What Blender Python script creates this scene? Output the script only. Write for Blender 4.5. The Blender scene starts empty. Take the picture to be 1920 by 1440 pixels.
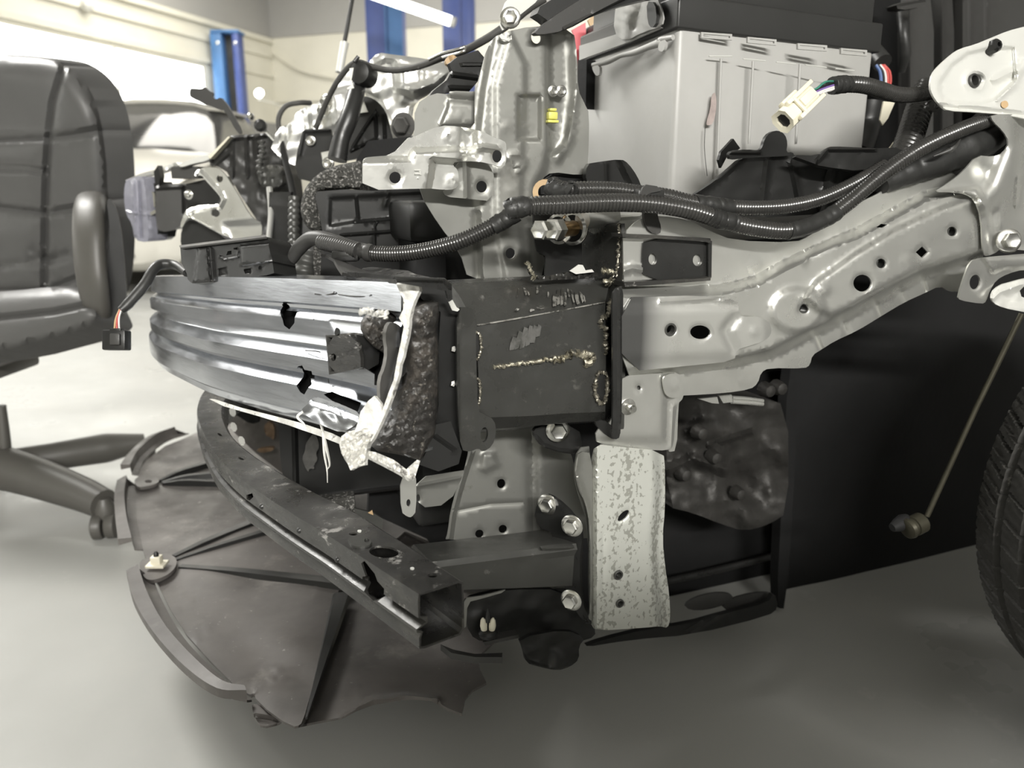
import bpy, bmesh, math, random
import numpy as np
from mathutils import Vector, Matrix
from mathutils.geometry import delaunay_2d_cdt

random.seed(7)
rng = np.random.default_rng(7)
SC = bpy.context.scene
COL = SC.collection
RAD = math.radians

# ------------------------------------------------------------------ camera
CAM = np.array([0.0, 0.0, 0.70])
PITCH = RAD(14.0)
FPX = 1442.0
FWD = np.array([0, math.cos(PITCH), -math.sin(PITCH)])
UPV = np.array([0, math.sin(PITCH), math.cos(PITCH)])
RGT = np.array([1.0, 0, 0])
cd = bpy.data.cameras.new('camera')
cd.sensor_width = 36.0
cd.lens = 36.0 * FPX / 1920.0
cd.clip_start = 0.02
cd.dof.use_dof = True
cd.dof.focus_distance = 0.80
cd.dof.aperture_fstop = 5.6
cam = bpy.data.objects.new('camera', cd)
COL.objects.link(cam)
cam.location = CAM
cam.rotation_euler = (RAD(90) - PITCH, 0, 0)
SC.camera = cam

# ------------------------------------------------------------------ colour management, world, lights
SC.view_settings.view_transform = 'Standard'
SC.view_settings.look = 'None'
SC.view_settings.gamma = 1.0
SC.view_settings.use_curve_mapping = False
SC.view_settings.exposure = 0.0
w = bpy.data.worlds.new('world')
SC.world = w
w.use_nodes = True
w.node_tree.nodes['Background'].inputs[0].default_value = (0.9, 0.92, 0.9, 1)
w.node_tree.nodes['Background'].inputs[1].default_value = 0.02

def area(name, loc, aim, size, power, col=(1, 0.98, 0.93)):
    l = bpy.data.lights.new(name, 'AREA')
    l.shape = 'RECTANGLE'
    l.size, l.size_y = size
    l.energy = power
    l.color = col
    o = bpy.data.objects.new(name, l)
    COL.objects.link(o)
    o.location = loc
    o.rotation_euler = (Vector(aim) - Vector(loc)).to_track_quat('-Z', 'Y').to_euler()
    return o
# rows of ceiling lamps over the neighbouring bays, then two added unseen fill lamps
area('ceiling_light_front', (-2.9, 2.5, 3.6), (-2.0, 1.8, 0), (1.4, 2.0), 290, (1, 0.985, 0.94))
area('ceiling_light_far', (-1.6, 8.0, 3.5), (-1.6, 8.4, 0), (5.0, 1.6), 210, (1, 0.96, 0.87))
area('rail_fill_light', (1.1, -4.6, 2.95), (0.4, 0.9, 0.5), (3.0, 0.2), 500)  # unseen lamp added to brighten the rail's side face
area('near_wall_fill_light', (-1.0, -6.4, 3.5), (-0.6, -7.7, 1.4), (11.0, 0.4), 110, (1, 0.99, 0.95))  # unseen lamp added so the silver reflects a bright wall

# ------------------------------------------------------------------ geometry helpers
YAW = RAD(22)
CF = np.array([-math.cos(YAW), -math.sin(YAW), 0.0])   # towards the car's nose
CL = np.array([-math.sin(YAW), math.cos(YAW), 0.0])    # across the car, away from its near side
CZ = np.array([0.0, 0.0, 1.0])

def ray(px, py):
    return FWD + ((px - 960.0) / FPX) * RGT + ((720.0 - py) / FPX) * UPV
def PD(px, py, d):
    return CAM + ray(px, py) * d
CO = PD(1000, 650, 0.76)                               # a point of the near frame rail
class Plane:
    def __init__(s, q, n):
        s.q = np.array(q, float)
        n = np.array(n, float)
        n /= np.linalg.norm(n)
        if np.dot(n, CAM - s.q) < 0:
            n = -n
        s.n = n
    def at(s, px, py):
        d = ray(px, py)
        return CAM + d * (np.dot(s.q - CAM, s.n) / np.dot(d, s.n))
    def many(s, uv):
        uv = np.asarray(uv, float)
        d = FWD[None] + ((uv[:, 0:1] - 960) / FPX) * RGT[None] + ((720 - uv[:, 1:2]) / FPX) * UPV[None]
        t = np.dot(s.q - CAM, s.n) / (d @ s.n)
        return CAM[None] + d * t[:, None]
def SP(l=0.0, tilt=0.0):                               # lengthwise vertical plane of the car
    n = -CL * math.cos(tilt) + CZ * math.sin(tilt)
    return Plane(CO + CL * l, n)
def HP(z):
    return Plane((0, 0, z), (0, 0, 1))
def P3(a, b, c):
    a, b, c = PD(*a), PD(*b), PD(*c)
    return Plane(a, np.cross(b - a, c - a))
def FP(px, py, d, yaw=0.0, pitch=0.0):                 # plane through a point, facing back along yaw / pitch degrees
    y, p = RAD(yaw), RAD(pitch)
    n = np.array([math.sin(y) * math.cos(p), -math.cos(y) * math.cos(p), math.sin(p)])
    return Plane(PD(px, py, d), n)

def chaikin(pts, n=2, closed=True, k=0.25):
    p = np.asarray(pts, float)
    for _ in range(n):
        q = np.roll(p, -1, 0) if closed else p[1:]
        b = p if closed else p[:-1]
        a1 = b * (1 - k) + q * k
        a2 = b * k + q * (1 - k)
        r = np.empty((len(a1) * 2, p.shape[1]))
        r[0::2], r[1::2] = a1, a2
        p = r if closed else np.vstack([p[:1], r, p[-1:]])
    return p
def resample(p, step, closed=True):
    p = np.asarray(p, float)
    out = []
    n = len(p)
    for i in range(n if closed else n - 1):
        a, b = p[i], p[(i + 1) % n]
        m = max(1, int(math.ceil(np.linalg.norm(b - a) / step)))
        for j in range(m):
            out.append(a + (b - a) * j / m)
    if not closed:
        out.append(p[-1])
    return np.array(out)
def spline(pts, n):
    p = np.asarray(pts, float)
    p = np.vstack([2 * p[0] - p[1], p, 2 * p[-1] - p[-2]])
    seg = len(p) - 3
    out = []
    for t in np.linspace(0, seg - 1e-6, n):
        i = int(t)
        u = t - i
        a, b, c, d = p[i:i + 4]
        out.append(0.5 * (2 * b + (c - a) * u + (2 * a - 5 * b + 4 * c - d) * u * u + (3 * b - a - 3 * c + d) * u ** 3))
    return np.array(out)
def inside(poly, q):
    poly = np.asarray(poly, float)
    x, y = q[:, 0], q[:, 1]
    r = np.zeros(len(q), bool)
    for (x1, y1), (x2, y2) in zip(poly, np.roll(poly, -1, 0)):
        if y1 == y2:
            continue
        c = ((y1 > y) != (y2 > y)) & (x < (x2 - x1) * (y - y1) / (y2 - y1) + x1)
        r ^= c
    return r
def segdist(pts, q, closed=True):
    p = np.asarray(pts, float)
    best = np.full(len(q), 1e9)
    n = len(p)
    for i in range(n if closed else n - 1):
        a, b = p[i], p[(i + 1) % n]
        ab = b - a
        L = max(np.dot(ab, ab), 1e-9)
        t = np.clip(((q - a) @ ab) / L, 0, 1)
        best = np.minimum(best, np.linalg.norm(q - (a + t[:, None] * ab), axis=1))
    return best
def sstep(x):
    x = np.clip(x, 0, 1)
    return x * x * (3 - 2 * x)
def ell(x, y, rx, ry=None, rot=0.0, n=20):
    ry = rx if ry is None else ry
    r = RAD(rot)
    return [(x + rx * math.cos(t) * math.cos(r) - ry * math.sin(t) * math.sin(r),
             y + rx * math.cos(t) * math.sin(r) + ry * math.sin(t) * math.cos(r))
            for t in np.linspace(0, 2 * math.pi, n, endpoint=False)]

def add(name, me, m=None, parent=None, sharp=35):
    o = bpy.data.objects.new(name, me)
    COL.objects.link(o)
    if m is not None and len(me.materials) == 0:
        for mm in (m if isinstance(m, (list, tuple)) else [m]):
            me.materials.append(mm)
    if sharp is not None and len(me.polygons):
        me.polygons.foreach_set('use_smooth', [True] * len(me.polygons))
        me.set_sharp_from_angle(angle=RAD(sharp))
    if parent is not None:
        o.parent = parent
        o.matrix_parent_inverse = Matrix.Translation(-Vector(parent.location))
        if parent.parent is not None:
            o.matrix_parent_inverse = Matrix.Identity(4)
    return o
def raw(name, v, f, m=None, parent=None, sharp=35):
    me = bpy.data.meshes.new(name)
    me.from_pydata([tuple(map(float, x)) for x in v], [], [tuple(map(int, x)) for x in f])
    bm = bmesh.new()
    bm.from_mesh(me)
    bmesh.ops.recalc_face_normals(bm, faces=bm.faces)
    bm.to_mesh(me)
    bm.free()
    return add(name, me, m, parent, sharp)
def tag(o, label=None, cat=None, group=None, kind=None):
    for k, v in (('label', label), ('category', cat), ('group', group), ('kind', kind)):
        if v:
            o[k] = v
    return o
def thing(name, label, cat, loc=(0, 0, 0), group=None):
    o = bpy.data.objects.new(name, None)
    o.empty_display_size = 0.05
    COL.objects.link(o)
    o.location = Vector(loc)
    return tag(o, label, cat, group)
def lab(o, s):
    o['label'] = s
    return o

def bumpfield(uv, bumps):
    h = np.zeros(len(uv))
    for b in bumps:
        k = b[0]
        if k == 'poly':                                # raised or sunk region: polygon, height, ramp width
            _, poly, ht, wd = b[:4]
            sd = segdist(poly, uv)
            sd = np.where(inside(poly, uv), sd, -sd)
            h += ht * sstep(sd / wd + 0.5)
        elif k == 'line':                              # ridge or groove
            _, pts, ht, wd = b[:4]
            h += ht * (1 - sstep(segdist(pts, uv, False) / wd))
        elif k == 'dot':
            _, x, y, r, ht = b
            h += ht * (1 - sstep(np.hypot(uv[:, 0] - x, uv[:, 1] - y) / r))
        elif k == 'ring':
            _, x, y, r, wd, ht = b
            h += ht * (1 - sstep(np.abs(np.hypot(uv[:, 0] - x, uv[:, 1] - y) - r) / wd))
        elif k == 'fn':
            h += b[1](uv)
    return h

def sheet(name, outline, plane, m, parent=None, holes=(), bumps=(), thick=0.0016, res=10.0, rnd=1, curl=None,
          edge=None, sharp=38, flip=False):
    """A pressed sheet: the outline lies in a plane standing in the scene; bumps push it along the plane's normal; it has a real thickness."""
    out = chaikin(outline, rnd) if rnd else np.asarray(outline, float)
    out = resample(out, edge or res)
    hl = [resample(np.asarray(hh, float), max(res, 6)) for hh in holes]
    pts = [out] + hl
    base, edges, k = [], [], 0
    for p in pts:
        n = len(p)
        edges += [(k + i, k + (i + 1) % n) for i in range(n)]
        base.append(p)
        k += n
    if bumps or curl:
        lo, hi = out.min(0), out.max(0)
        gx, gy = np.meshgrid(np.arange(lo[0] + res / 2, hi[0], res), np.arange(lo[1] + res / 2, hi[1], res))
        gx[1::2] += res / 2
        g = np.stack([gx.ravel(), gy.ravel()], 1)
        g = g[inside(out, g)]
        g = g[segdist(out, g) > res * 0.45]
        for hh in hl:
            if len(g):
                g = g[~inside(hh, g)]
                g = g[segdist(hh, g) > res * 0.4]
        ex = []
        for hh in hl:
            c_ = hh.mean(0)
            v_ = hh - c_
            L_ = np.linalg.norm(v_, axis=1)[:, None] + 1e-9
            ex += [hh + v_ / L_ * k_ for k_ in (2.4, 5.0)]
        for b in bumps:
            if b[0] == 'line':
                c_ = resample(np.asarray(b[1], float), max(4, min(res, b[3] * .8)), False)
                t_ = np.gradient(c_, axis=0)
                t_ = np.stack([-t_[:, 1], t_[:, 0]], 1) / (np.linalg.norm(t_, axis=1)[:, None] + 1e-9)
                ex += [c_ + t_ * (k_ * b[3]) for k_ in (-1.05, -.5, 0, .5, 1.05)]
            elif b[0] == 'poly' and b[3] < res * 3.2:
                c_ = resample(np.asarray(b[1], float), max(4, min(res, b[3] * .7)), True)
                t_ = np.roll(c_, -1, 0) - np.roll(c_, 1, 0)
                t_ = np.stack([-t_[:, 1], t_[:, 0]], 1) / (np.linalg.norm(t_, axis=1)[:, None] + 1e-9)
                ex += [c_ + t_ * (k_ * b[3]) for k_ in (-.52, -.2, .2, .52)]
        if ex:
            e = np.vstack(ex)
            e = e[inside(out, e)]
            e = e[segdist(out, e) > 1.5]
            for hh in hl:
                e = e[~inside(hh, e)]
                if len(e):
                    e = e[segdist(hh, e) > 1.5]
            keep, seen_ = [], {}
            ms = 2.2
            for q_ in e:                               # thin out points closer than ms
                k_ = (int(q_[0] // ms), int(q_[1] // ms))
                if k_ not in seen_:
                    seen_[k_] = 1
                    keep.append(q_)
            if keep:
                e = np.array(keep)
                if len(g):
                    cells = {(int(a // (res * .6)), int(b_ // (res * .6))) for a, b_ in e}
                    g = np.array([q_ for q_ in g if (int(q_[0] // (res * .6)), int(q_[1] // (res * .6))) not in cells]).reshape(-1, 2)
                g = np.vstack([g, e])
        base.append(g)
    uv = np.vstack(base)
    r = delaunay_2d_cdt([Vector(p) for p in uv], edges, [], 0, 1e-4)
    vv = np.array([(p.x, p.y) for p in r[0]])
    tri = np.array([t for t in r[2] if len(t) == 3])
    c = vv[tri].mean(1)
    ok = inside(out, c)
    for hh in hl:
        ok &= ~inside(hh, c)
    tri = tri[ok]
    p3 = plane.many(vv)
    h = bumpfield(vv, bumps) if bumps else np.zeros(len(vv))
    if bumps and thick < .003:                         # punched holes have a dished rim
        for hh in hl:
            h -= .0011 * (1 - sstep(segdist(hh, vv) / 5.0))
    if curl:
        h -= curl[1] * (1 - np.sqrt(np.clip(1 - (1 - np.clip(segdist(out, vv) / curl[0], 0, 1)) ** 2, 0, 1)))
    dr = p3 - CAM[None]
    dr /= np.linalg.norm(dr, axis=1)[:, None]
    co = -(dr @ plane.n)                               # contours of the relief keep to the traced outline at their own height
    top = np.where((co > .2)[:, None], p3 - dr * (h / np.maximum(co, .2))[:, None], p3 + plane.n[None] * h[:, None])
    bot = top - plane.n[None] * thick
    if curl and len(curl) > 2:                         # padded body: the back keeps flat
        bot = p3 - plane.n[None] * (curl[1] + curl[2])
    n = len(vv)
    V = np.vstack([top, bot])
    cnt = {}
    for t in tri:
        for i in range(3):
            a, b = t[i], t[(i + 1) % 3]
            cnt[(a, b)] = 1
    F = [tuple(t) for t in tri] + [tuple(n + x for x in t[::-1]) for t in tri]
    for (a, b) in cnt:
        if (b, a) not in cnt:
            F.append((b, a, n + a, n + b))
    used = np.unique(np.array([i for f in F for i in f]))
    mp = -np.ones(2 * n, int)
    mp[used] = np.arange(len(used))
    return raw(name, V[used], [[mp[i] for i in f] for f in F], m, parent, sharp)

def loft(name, rings, m, parent=None, closed=True, caps=True, sharp=35, thick=0):
    n = len(rings[0])
    V = np.vstack([np.asarray(r, float) for r in rings])
    F = []
    for i in range(len(rings) - 1):
        for j in range(n if closed else n - 1):
            k = (j + 1) % n
            F.append((i * n + j, i * n + k, (i + 1) * n + k, (i + 1) * n + j))
    if caps and closed:
        F.append(tuple(range(n)))
        F.append(tuple((len(rings) - 1) * n + j for j in range(n)))
    o = raw(name, V, F, m, parent, sharp)
    if thick:
        md = o.modifiers.new('s', 'SOLIDIFY')
        md.thickness = thick
        md.offset = 0
    return o
def frames(p):
    t = np.gradient(p, axis=0)
    t /= np.linalg.norm(t, axis=1)[:, None] + 1e-12
    u = np.cross(t[0], [0, 0, 1.0])
    if np.linalg.norm(u) < 1e-3:
        u = np.cross(t[0], [1.0, 0, 0])
    U = []
    for i in range(len(p)):
        u = u - t[i] * np.dot(u, t[i])
        u /= np.linalg.norm(u)
        U.append(u)
    U = np.array(U)
    return t, U, np.cross(t, U)
def tube(name, pts, r, m, parent=None, n=10, step=None, smooth=True, caps=True, corr=None, sharp=60, wob=0):
    """Round tube through 3-D points; corr=(pitch, depth) makes split-loom corrugation."""
    p = np.asarray(pts, float)
    L = np.linalg.norm(np.diff(p, axis=0), axis=1).sum()
    if corr:
        cnt = max(8, int(L / corr[0]) * 4)
    else:
        cnt = max(len(p) * (6 if smooth else 1), 2) if step is None else max(3, int(L / step))
    q = spline(p, cnt) if (smooth and len(p) > 2) else p
    if corr:                                           # even spacing
        s = np.r_[0, np.cumsum(np.linalg.norm(np.diff(q, axis=0), axis=1))]
        ss = np.linspace(0, s[-1], cnt)
        q = np.stack([np.interp(ss, s, q[:, k]) for k in range(3)], 1)
    if wob:
        q = q + rng.normal(0, wob, q.shape)
    t, U, W = frames(q)
    rr = np.interp(np.linspace(0, 1, len(q)), np.linspace(0, 1, len(r)), r) if isinstance(r, (list, tuple)) else np.full(len(q), r)
    if corr:
        ph = np.arange(len(q)) % 4
        rr = rr - corr[1] * np.array([0, 0, 1, 1])[ph]
    a = np.linspace(0, 2 * math.pi, n, endpoint=False)
    rings = [q[i] + rr[i] * (np.cos(a)[:, None] * U[i] + np.sin(a)[:, None] * W[i]) for i in range(len(q))]
    return loft(name, rings, m, parent, True, caps, sharp)
def sweep(name, pts, prof, m, parent=None, up=(0, 0, 1), closed=True, caps=True, sharp=35, thick=0):
    """Sweep a profile (a, b): a along side direction, b along up."""
    q = np.asarray(pts, float)
    t = np.gradient(q, axis=0)
    t /= np.linalg.norm(t, axis=1)[:, None]
    up = np.asarray(up, float)
    rings = []
    for i in range(len(q)):
        s = np.cross(t[i], up)
        s /= np.linalg.norm(s)
        b = np.cross(s, t[i])
        rings.append([q[i] + s * a + b * c for a, c in prof])
    return loft(name, rings, m, parent, closed, caps, sharp, thick)
def obox(name, c, ax, size, m, parent=None, bevel=0.0, seg=2):
    """Box with centre c, axes ax (3 unit vectors), full sizes."""
    me = bpy.data.meshes.new(name)
    bm = bmesh.new()
    bmesh.ops.create_cube(bm, size=1)
    M = Matrix([[ax[0][i] * size[0], ax[1][i] * size[1], ax[2][i] * size[2], c[i]] for i in range(3)] + [[0, 0, 0, 1]])
    bm.transform(M)
    bmesh.ops.recalc_face_normals(bm, faces=bm.faces)
    if bevel:
        bmesh.ops.bevel(bm, geom=list(bm.edges), offset=bevel, segments=seg, affect='EDGES', profile=0.5)
    bm.to_mesh(me)
    bm.free()
    return add(name, me, m, parent, 35)
CAX = (CF, CL, CZ)
WAX = (np.array([1., 0, 0]), np.array([0, 1., 0]), np.array([0, 0, 1.]))
def perp(n):
    n = np.asarray(n, float) / np.linalg.norm(n)
    u = np.cross(n, [0, 0, 1.0])
    if np.linalg.norm(u) < 1e-3:
        u = np.cross(n, [1.0, 0, 0])
    u /= np.linalg.norm(u)
    return n, u, np.cross(n, u)
def lathe(name, c, axis, prof, m, parent=None, n=20, sharp=35, ph=0.0, ring=False):
    """prof: list of (distance along axis, radius)."""
    a, u, v = perp(axis)
    th = np.linspace(0, 2 * math.pi, n, endpoint=False) + ph
    rings = [np.asarray(c) + a * d + max(r, 1e-5) * (np.cos(th)[:, None] * u + np.sin(th)[:, None] * v) for d, r in prof]
    if ring:
        rings.append(rings[0].copy())
    return loft(name, rings, m, parent, True, not ring, sharp)
def bolt(name, c, axis, r, m, parent=None, washer=True, label=None):
    """Hex flange bolt: hexagonal head with a dished top over a round flange."""
    root = lathe(name, c, axis, [(0, r * 1.45), (r * 0.18, r * 1.5), (r * 0.32, r * 1.25), (r * 0.34, r * 0.9)], m, parent, 20) if washer else None
    h = lathe('bolt_head', c, axis, [(r * 0.2, r), (r * 0.95, r), (r * 1.08, r * 0.86), (r * 1.0, r * 0.6), (r * 0.98, 0)], m, root or parent, 6, 20)
    if root is None:
        h.name = name
    return root or h
def kid(o, parent):                                    # hang an existing mesh under another one
    o.parent = parent
    return o
def join(name, objs, m=None, parent=None):
    """Join several meshes that form one part."""
    bm = bmesh.new()
    mats = []
    for o in objs:
        off = len(bm.faces)
        for mm in o.data.materials:
            if mm not in mats:
                mats.append(mm)
        idx = [mats.index(mm) for mm in o.data.materials] or [0]
        nv = len(bm.faces)
        bm.from_mesh(o.data)
        bm.faces.ensure_lookup_table()
        for i in range(nv, len(bm.faces)):
            bm.faces[i].material_index = idx[min(bm.faces[i].material_index, len(idx) - 1)]
    me = bpy.data.meshes.new(name)
    bm.to_mesh(me)
    bm.free()
    for mm in mats:
        me.materials.append(mm)
    for o in objs:
        d = o.data
        bpy.data.objects.remove(o)
        bpy.data.meshes.remove(d)
    return add(name, me, m, parent, 35)
def cut(o, cutters):
    """Subtract closed meshes, then drop the cutters."""
    for c in cutters:
        md = o.modifiers.new('b', 'BOOLEAN')
        md.operation = 'DIFFERENCE'
        md.object = c
        md.solver = 'EXACT'
    dg = bpy.context.evaluated_depsgraph_get()
    dg.update()
    me = bpy.data.meshes.new_from_object(o.evaluated_get(dg))
    o.modifiers.clear()
    old = o.data
    o.data = me
    bpy.data.meshes.remove(old)
    me.polygons.foreach_set('use_smooth', [True] * len(me.polygons))
    me.set_sharp_from_angle(angle=RAD(30))
    for c in cutters:
        d = c.data
        bpy.data.objects.remove(c)
        bpy.data.meshes.remove(d)
    return o
def punch(px, py, rx, ry, plane, deep=0.03, rot=0, n=16, poly=None, back=0.01):
    """A cutter: a prism through the plane at a pixel."""
    q = plane.many(np.array(poly if poly is not None else ell(px, py, rx, ry, rot, n), float))
    return loft('cutter', [q + plane.n * back, q - plane.n * deep], None)

# ------------------------------------------------------------------ materials
def mat(name, col, metal=0.0, rough=0.5, spec=0.5, var=0.0, vscale=6.0, bump=0.0, bscale=60.0, rvar=0.0, coat=0.0,
        stretch=None, dirt=None, spots=None, emit=None, alpha=None, trans=0.0, sss=0.0):
    """Principled surface with noise in colour, gloss and relief. dirt / spots = (colour, scale, threshold, amount)."""
    m = bpy.data.materials.new(name)
    m.use_nodes = True
    nt = m.node_tree
    N, Lk = nt.nodes, nt.links
    b = N['Principled BSDF']
    c4 = (*col, 1)
    b.inputs['Base Color'].default_value = c4
    b.inputs['Metallic'].default_value = metal
    b.inputs['Roughness'].default_value = rough
    b.inputs['Specular IOR Level'].default_value = spec
    b.inputs['Coat Weight'].default_value = coat
    b.inputs['Coat Roughness'].default_value = 0.15
    b.inputs['Transmission Weight'].default_value = trans
    if sss:
        b.inputs['Subsurface Weight'].default_value = sss
        b.inputs['Subsurface Radius'].default_value = (0.01, 0.01, 0.01)
    tc = N.new('ShaderNodeTexCoord')
    vec = tc.outputs['Object']
    if stretch:
        mp = N.new('ShaderNodeMapping')
        mp.inputs['Scale'].default_value = stretch
        Lk.new(vec, mp.inputs['Vector'])
        vec = mp.outputs['Vector']
    def noise(sc, det=4, r=0.6):
        n = N.new('ShaderNodeTexNoise')
        n.inputs['Scale'].default_value = sc
        n.inputs['Detail'].default_value = det
        n.inputs['Roughness'].default_value = r
        Lk.new(vec, n.inputs['Vector'])
        return n.outputs['Fac']
    def rampv(x, a, bb, lo, hi):
        r = N.new('ShaderNodeMapRange')
        r.inputs[1].default_value, r.inputs[2].default_value = a, bb
        r.inputs[3].default_value, r.inputs[4].default_value = lo, hi
        Lk.new(x, r.inputs[0])
        return r.outputs[0]
    cur = None
    def mix(f, c2):
        nonlocal cur
        x = N.new('ShaderNodeMix')
        x.data_type = 'RGBA'
        Lk.new(f, x.inputs[0])
        if cur is None:
            x.inputs[6].default_value = c4
        else:
            Lk.new(cur, x.inputs[6])
        x.inputs[7].default_value = (*c2, 1)
        cur = x.outputs[2]
    if var:
        mix(rampv(noise(vscale), 0.3, 0.7, 0, 1), tuple(x * (1 - var) for x in col))
    for d in (dirt if isinstance(dirt, list) else [dirt] if dirt else []):
        mix(rampv(noise(d[1], 8, 0.7), d[2], d[2] + (d[4] if len(d) > 4 else 0.08), 0, d[3]), d[0])
    if spots:
        vo = N.new('ShaderNodeTexVoronoi')
        vo.inputs['Scale'].default_value = spots[1]
        Lk.new(vec, vo.inputs['Vector'])
        mix(rampv(vo.outputs['Distance'], spots[2], spots[2] - 0.08, 0, spots[3]), spots[0])
    if cur is not None:
        Lk.new(cur, b.inputs['Base Color'])
    if rvar:
        Lk.new(rampv(noise(vscale * 2.3), 0.3, 0.7, max(0.02, rough - rvar), min(1, rough + rvar)), b.inputs['Roughness'])
    if bump:
        bp = N.new('ShaderNodeBump')
        bp.inputs['Strength'].default_value = bump
        bp.inputs['Distance'].default_value = 0.002
        Lk.new(noise(bscale, 6), bp.inputs['Height'])
        Lk.new(bp.outputs[0], b.inputs['Normal'])
    if emit:
        b.inputs['Emission Color'].default_value = (*emit[0], 1)
        b.inputs['Emission Strength'].default_value = emit[1]
    return m
M = {}
M['silver'] = mat('silver_paint', (0.72, 0.72, 0.685), 0.82, 0.31, var=0.10, vscale=9, bump=0.03, bscale=300, rvar=0.06,
                  dirt=[((0.2, 0.19, 0.17), 75, 0.70, 0.45), ((0.46, 0.44, 0.40), 5, 0.54, 0.22, 0.3)])
M['silver_spots'] = mat('silver_paint_water_marks', (0.62, 0.63, 0.585), 0.45, 0.45, var=0.06, vscale=9, bump=0.03, bscale=300)
def water_marks(m):
    nt = m.node_tree
    N, Lk = nt.nodes, nt.links
    b = N['Principled BSDF']
    src = b.inputs['Base Color'].links[0].from_socket
    tc = N.new('ShaderNodeTexCoord')
    def nz(sc, st, det):
        mp = N.new('ShaderNodeMapping')
        mp.inputs['Scale'].default_value = st
        n = N.new('ShaderNodeTexNoise')
        n.inputs['Scale'].default_value = sc
        n.inputs['Detail'].default_value = det
        Lk.new(tc.outputs['Object'], mp.inputs['Vector'])
        Lk.new(mp.outputs[0], n.inputs['Vector'])
        return n.outputs['Fac']
    a, c = nz(230, (1, 1, .8), 2), nz(60, (1, 1, .06), 2)
    ad = N.new('ShaderNodeMath')
    ad.operation = 'MULTIPLY_ADD'
    Lk.new(c, ad.inputs[0])
    ad.inputs[1].default_value = .75
    Lk.new(a, ad.inputs[2])
    mr = N.new('ShaderNodeMapRange')
    mr.inputs[1].default_value, mr.inputs[2].default_value, mr.inputs[4].default_value = 0.93, .96, .8
    Lk.new(ad.outputs[0], mr.inputs[0])
    mx = N.new('ShaderNodeMix')
    mx.data_type = 'RGBA'
    Lk.new(mr.outputs[0], mx.inputs[0])
    Lk.new(src, mx.inputs[6])
    mx.inputs[7].default_value = (0.30, 0.30, 0.265, 1)
    Lk.new(mx.outputs[2], b.inputs['Base Color'])
water_marks(M['silver_spots'])
M['silver_dark'] = mat('shaded_silver_paint', (0.29, 0.29, 0.27), 0.7, 0.46, var=0.15, vscale=9, bump=0.03, bscale=200,  # silver paint darkened for the shade on pillar and return faces
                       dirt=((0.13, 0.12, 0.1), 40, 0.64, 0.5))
M['white'] = mat('white_silver_paint', (0.66, 0.66, 0.625), 0.15, 0.38, var=0.05, bump=0.03, bscale=200,
                 dirt=[((0.16, 0.14, 0.12), 60, 0.68, 0.8), ((0.7, 0.67, 0.6), 9, 0.55, 0.4, 0.2)])
M['alu'] = mat('bare_aluminium', (0.53, 0.545, 0.575), 1.0, 0.22, var=0.10, vscale=24, bump=0.03, bscale=120, rvar=0.05, stretch=(0.35, 0.35, 3),
               dirt=[((0.34, 0.33, 0.32), 14, 0.60, 0.35, 0.2)])
M['alu_torn'] = mat('torn_aluminium', (0.80, 0.79, 0.75), 0.25, 0.5, var=0.2, vscale=60, bump=0.9, bscale=130,
                    dirt=((0.12, 0.11, 0.1), 70, 0.58, 0.8, 0.05))
M['black_steel'] = mat('black_painted_steel', (0.020, 0.020, 0.0192), 0.0, 0.34, spec=0.6, var=0.3, vscale=20, bump=0.08, bscale=160, rvar=0.1,
                       dirt=[((0.16, 0.15, 0.14), 30, 0.64, 0.6, 0.08)])
M['black_scratched'] = mat('scratched_black_steel', (0.034, 0.033, 0.031), 0.1, 0.33, spec=0.6, var=0.3, vscale=20, bump=0.12, bscale=120, rvar=0.12,
                           dirt=[((0.36, 0.35, 0.33), 26, 0.60, 0.75, 0.06), ((0.12, 0.115, 0.10), 9, 0.5, 0.6, 0.2)], stretch=(1, 1, 2.5))
M['grey_steel'] = mat('dark_grey_steel', (0.066, 0.066, 0.061), 0.2, 0.38, spec=0.5, var=0.25, vscale=14, bump=0.08, bscale=120, rvar=0.1,
                      dirt=[((0.30, 0.29, 0.27), 22, 0.63, 0.5, 0.08)])
M['plastic'] = mat('black_plastic', (0.014, 0.014, 0.0135), 0.0, 0.38, bump=0.05, bscale=300, rvar=0.08, var=0.2,
                   dirt=((0.10, 0.095, 0.09), 50, 0.66, 0.5))
M['plastic_grey'] = mat('grey_black_plastic', (0.047, 0.046, 0.044), 0.0, 0.42, bump=0.05, bscale=300, rvar=0.08, var=0.2,
                        dirt=((0.16, 0.155, 0.15), 40, 0.64, 0.5))
M['loom'] = mat('split_loom', (0.035, 0.034, 0.032), 0.0, 0.25, spec=0.6, rvar=0.08, var=0.2, vscale=40)
M['tape'] = mat('harness_tape', (0.022, 0.022, 0.021), 0.0, 0.42, bump=0.25, bscale=90)
M['rubber'] = mat('tyre_rubber', (0.072, 0.070, 0.066), 0.0, 0.62, spec=0.35, bump=0.35, bscale=90, var=0.3, vscale=30,
                  dirt=[((0.26, 0.25, 0.23), 48, 0.63, 0.8, 0.07)])
M['foam'] = mat('porous_foam', (0.055, 0.054, 0.05), 0.0, 0.9, spec=0.2, bump=1.0, bscale=260, dirt=[((0.36, 0.35, 0.33), 260, 0.54, 0.9, 0.05)])
M['fibre'] = mat('crushed_fibrous_block', (0.030, 0.028, 0.026), 0.0, 0.42, spec=0.6, bump=1.0, bscale=110,
                 dirt=[((0.26, 0.24, 0.21), 130, 0.59, 0.8, 0.06), ((0.08, 0.07, 0.06), 20, 0.5, 0.7, 0.1)])
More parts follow.
